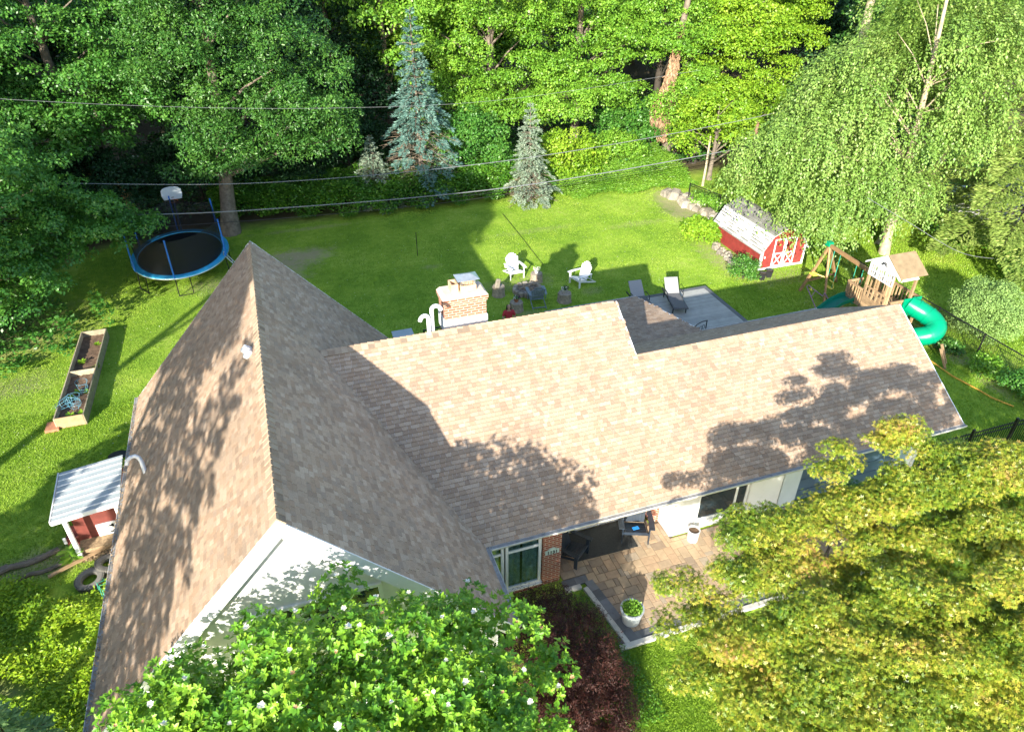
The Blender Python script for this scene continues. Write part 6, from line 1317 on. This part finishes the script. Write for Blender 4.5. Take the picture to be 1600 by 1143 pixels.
# out-of-frame conifers of the left front garden: their shade falls on the left roof
spruce('near_conifer', 'soft green conifer reaching into the bottom left corner of the view', (-5.9, 8.9, 0), 4.4, 1.2, L_CONIF, 18, 11, .14, 4.0, .12, 0, M_BARKD, low=1.0)
spruce('near_conifer', 'taller conifer standing outside the left edge of the view', (-9.8, 2.2, 0), 12.8, 2.3, L_CONIF, 12, 8, .30, 3.0, .12, 0, M_BARKD, low=6.5)
spruce('near_conifer', 'tallest conifer standing outside the left edge of the view', (-11.4, 4.9, 0), 14.8, 2.2, L_CONIF, 12, 8, .30, 3.0, .12, 0, M_BARKD, low=8.0)
spruce('near_conifer', 'conifer outside the left edge, further up the side garden', (-12.4, 11.4, 0), 9.0, 2.2, L_CONIF, 20, 10, .28, 3.5, .12, 0, M_BARKD, low=1.2)
tree('lofty_tree', 'tall high crowned tree outside the left edge, nearest the street', (-15, 3, 0), [(-16.5, 1.8, 14.5, 4.2, 3.6, 3.4), (-13.4, 4.8, 14.6, 2.8, 2.8, 2.6), (-19.5, 2.5, 14.5, 3, 3, 3)], L_MAPLE, M_BARK, 15, .3, 230, (.6, 1.1), 500, (.18, .28))
tree('lofty_tree', 'tall high crowned tree outside the left edge, halfway up the garden', (-19, 8, 0), [(-18.5, 8, 13.4, 4, 3.4, 3.4), (-15.4, 9.5, 12.6, 2.4, 2.4, 2.2)], L_MAPLE, M_BARK, 14, .3, 170, (.6, 1.1), 500, (.18, .28))
for k, (x, y, s_) in enumerate([(-23, 19, 1.1), (-24, 27, 1.0), (-29, 14, 1.3)]):
    o = copy_tree(bgs[1]); o.location = (x, y, 0); o.scale = (s_, s_, s_); o.rotation_euler = (0, 0, k); tag(o, 'broadleaf tree outside the left edge of the view', 'tree', 'side trees left of the view')

# ------------------------------------------------------------ grass blades
def grass(region, dens, size, mask):
    n = int((region[1]-region[0])*(region[3]-region[2])*dens); x = rng.uniform(region[0], region[1], n); y = rng.uniform(region[2], region[3], n); k = mask(x, y); x, y = x[k], y[k]; return x, y, rng.uniform(size[0], size[1], len(x))
def inhouse(x, y): return ((x > XL+.3) & (x < XR) & (y > YW) & (y < YB)) | ((x > XR-.1) & (x < XE-.4) & (y > 11.2) & (y < 20.5) & (x < XA)) | ((x >= XA) & (x < XE-.4) & (y > 11.2) & (y < YR-.3))
def bare(x, y):
    b_ = ((x > 12.5) & (x < 17.8) & (y > 17) & (y < 24.6)) | ((abs(x+7.9) < .5) & (abs(y-25.9) < 3)) | ((x > 21.3) & (x < 23.8) & (y > 25.5) & (y < 29.5)) | ((x-10.1)**2+(y-27.1)**2 < .5)
    b_ |= (((x-.9)/1.3)**2+((y-34)/.9)**2 < 1) | (((x+.3)/1.2)**2+((y-33)/1.8)**2 < 1) | (((x-22)/1.2)**2+((y-33.6)/3)**2 < 1)
    b_ |= ((x > -7.2) & (x < -5.4) & (y > 16.3) & (y < 18.2))
    return b_
G = [grass((-14, 24.5, 20, 38.5), 420, (.03, .06), lambda x, y: ~inhouse(x, y) & ~bare(x, y) & (y < 38.2) & ~((x < -9.5) & (y > 28))),
     grass((-13.5, -4.9, 15.6, 24), 700, (.03, .06), lambda x, y: ~bare(x, y)),
     grass((5.2, 9.6, 3.2, 9.1), 2600, (.03, .05), lambda x, y: (x > 5.0+(9-y)*.05)),
     grass((17.6, 24.6, 11.9, 25), 380, (.04, .075), lambda x, y: ~bare(x, y) & ~inhouse(x, y)), grass((24.7, 34, 14, 36), 160, (.06, .11), lambda x, y: x > 0)]
x = np.concatenate([g_[0] for g_ in G]); y = np.concatenate([g_[1] for g_ in G]); s_ = np.concatenate([g_[2] for g_ in G]); n = len(x)
D = unit(np.stack([rng.normal(size=n)*.55, rng.normal(size=n)*.55, np.ones(n)], 1)); Nn = unit(np.stack([rng.normal(size=n), rng.normal(size=n), np.zeros(n)], 1))
tag(leaf_mesh('grass', np.stack([x, y, np.zeros(n)], 1), D, Nn, s_, 'tri', L_GRASS, width=.55), 'short mown lawn grass round the house', 'grass', None, 'stuff')
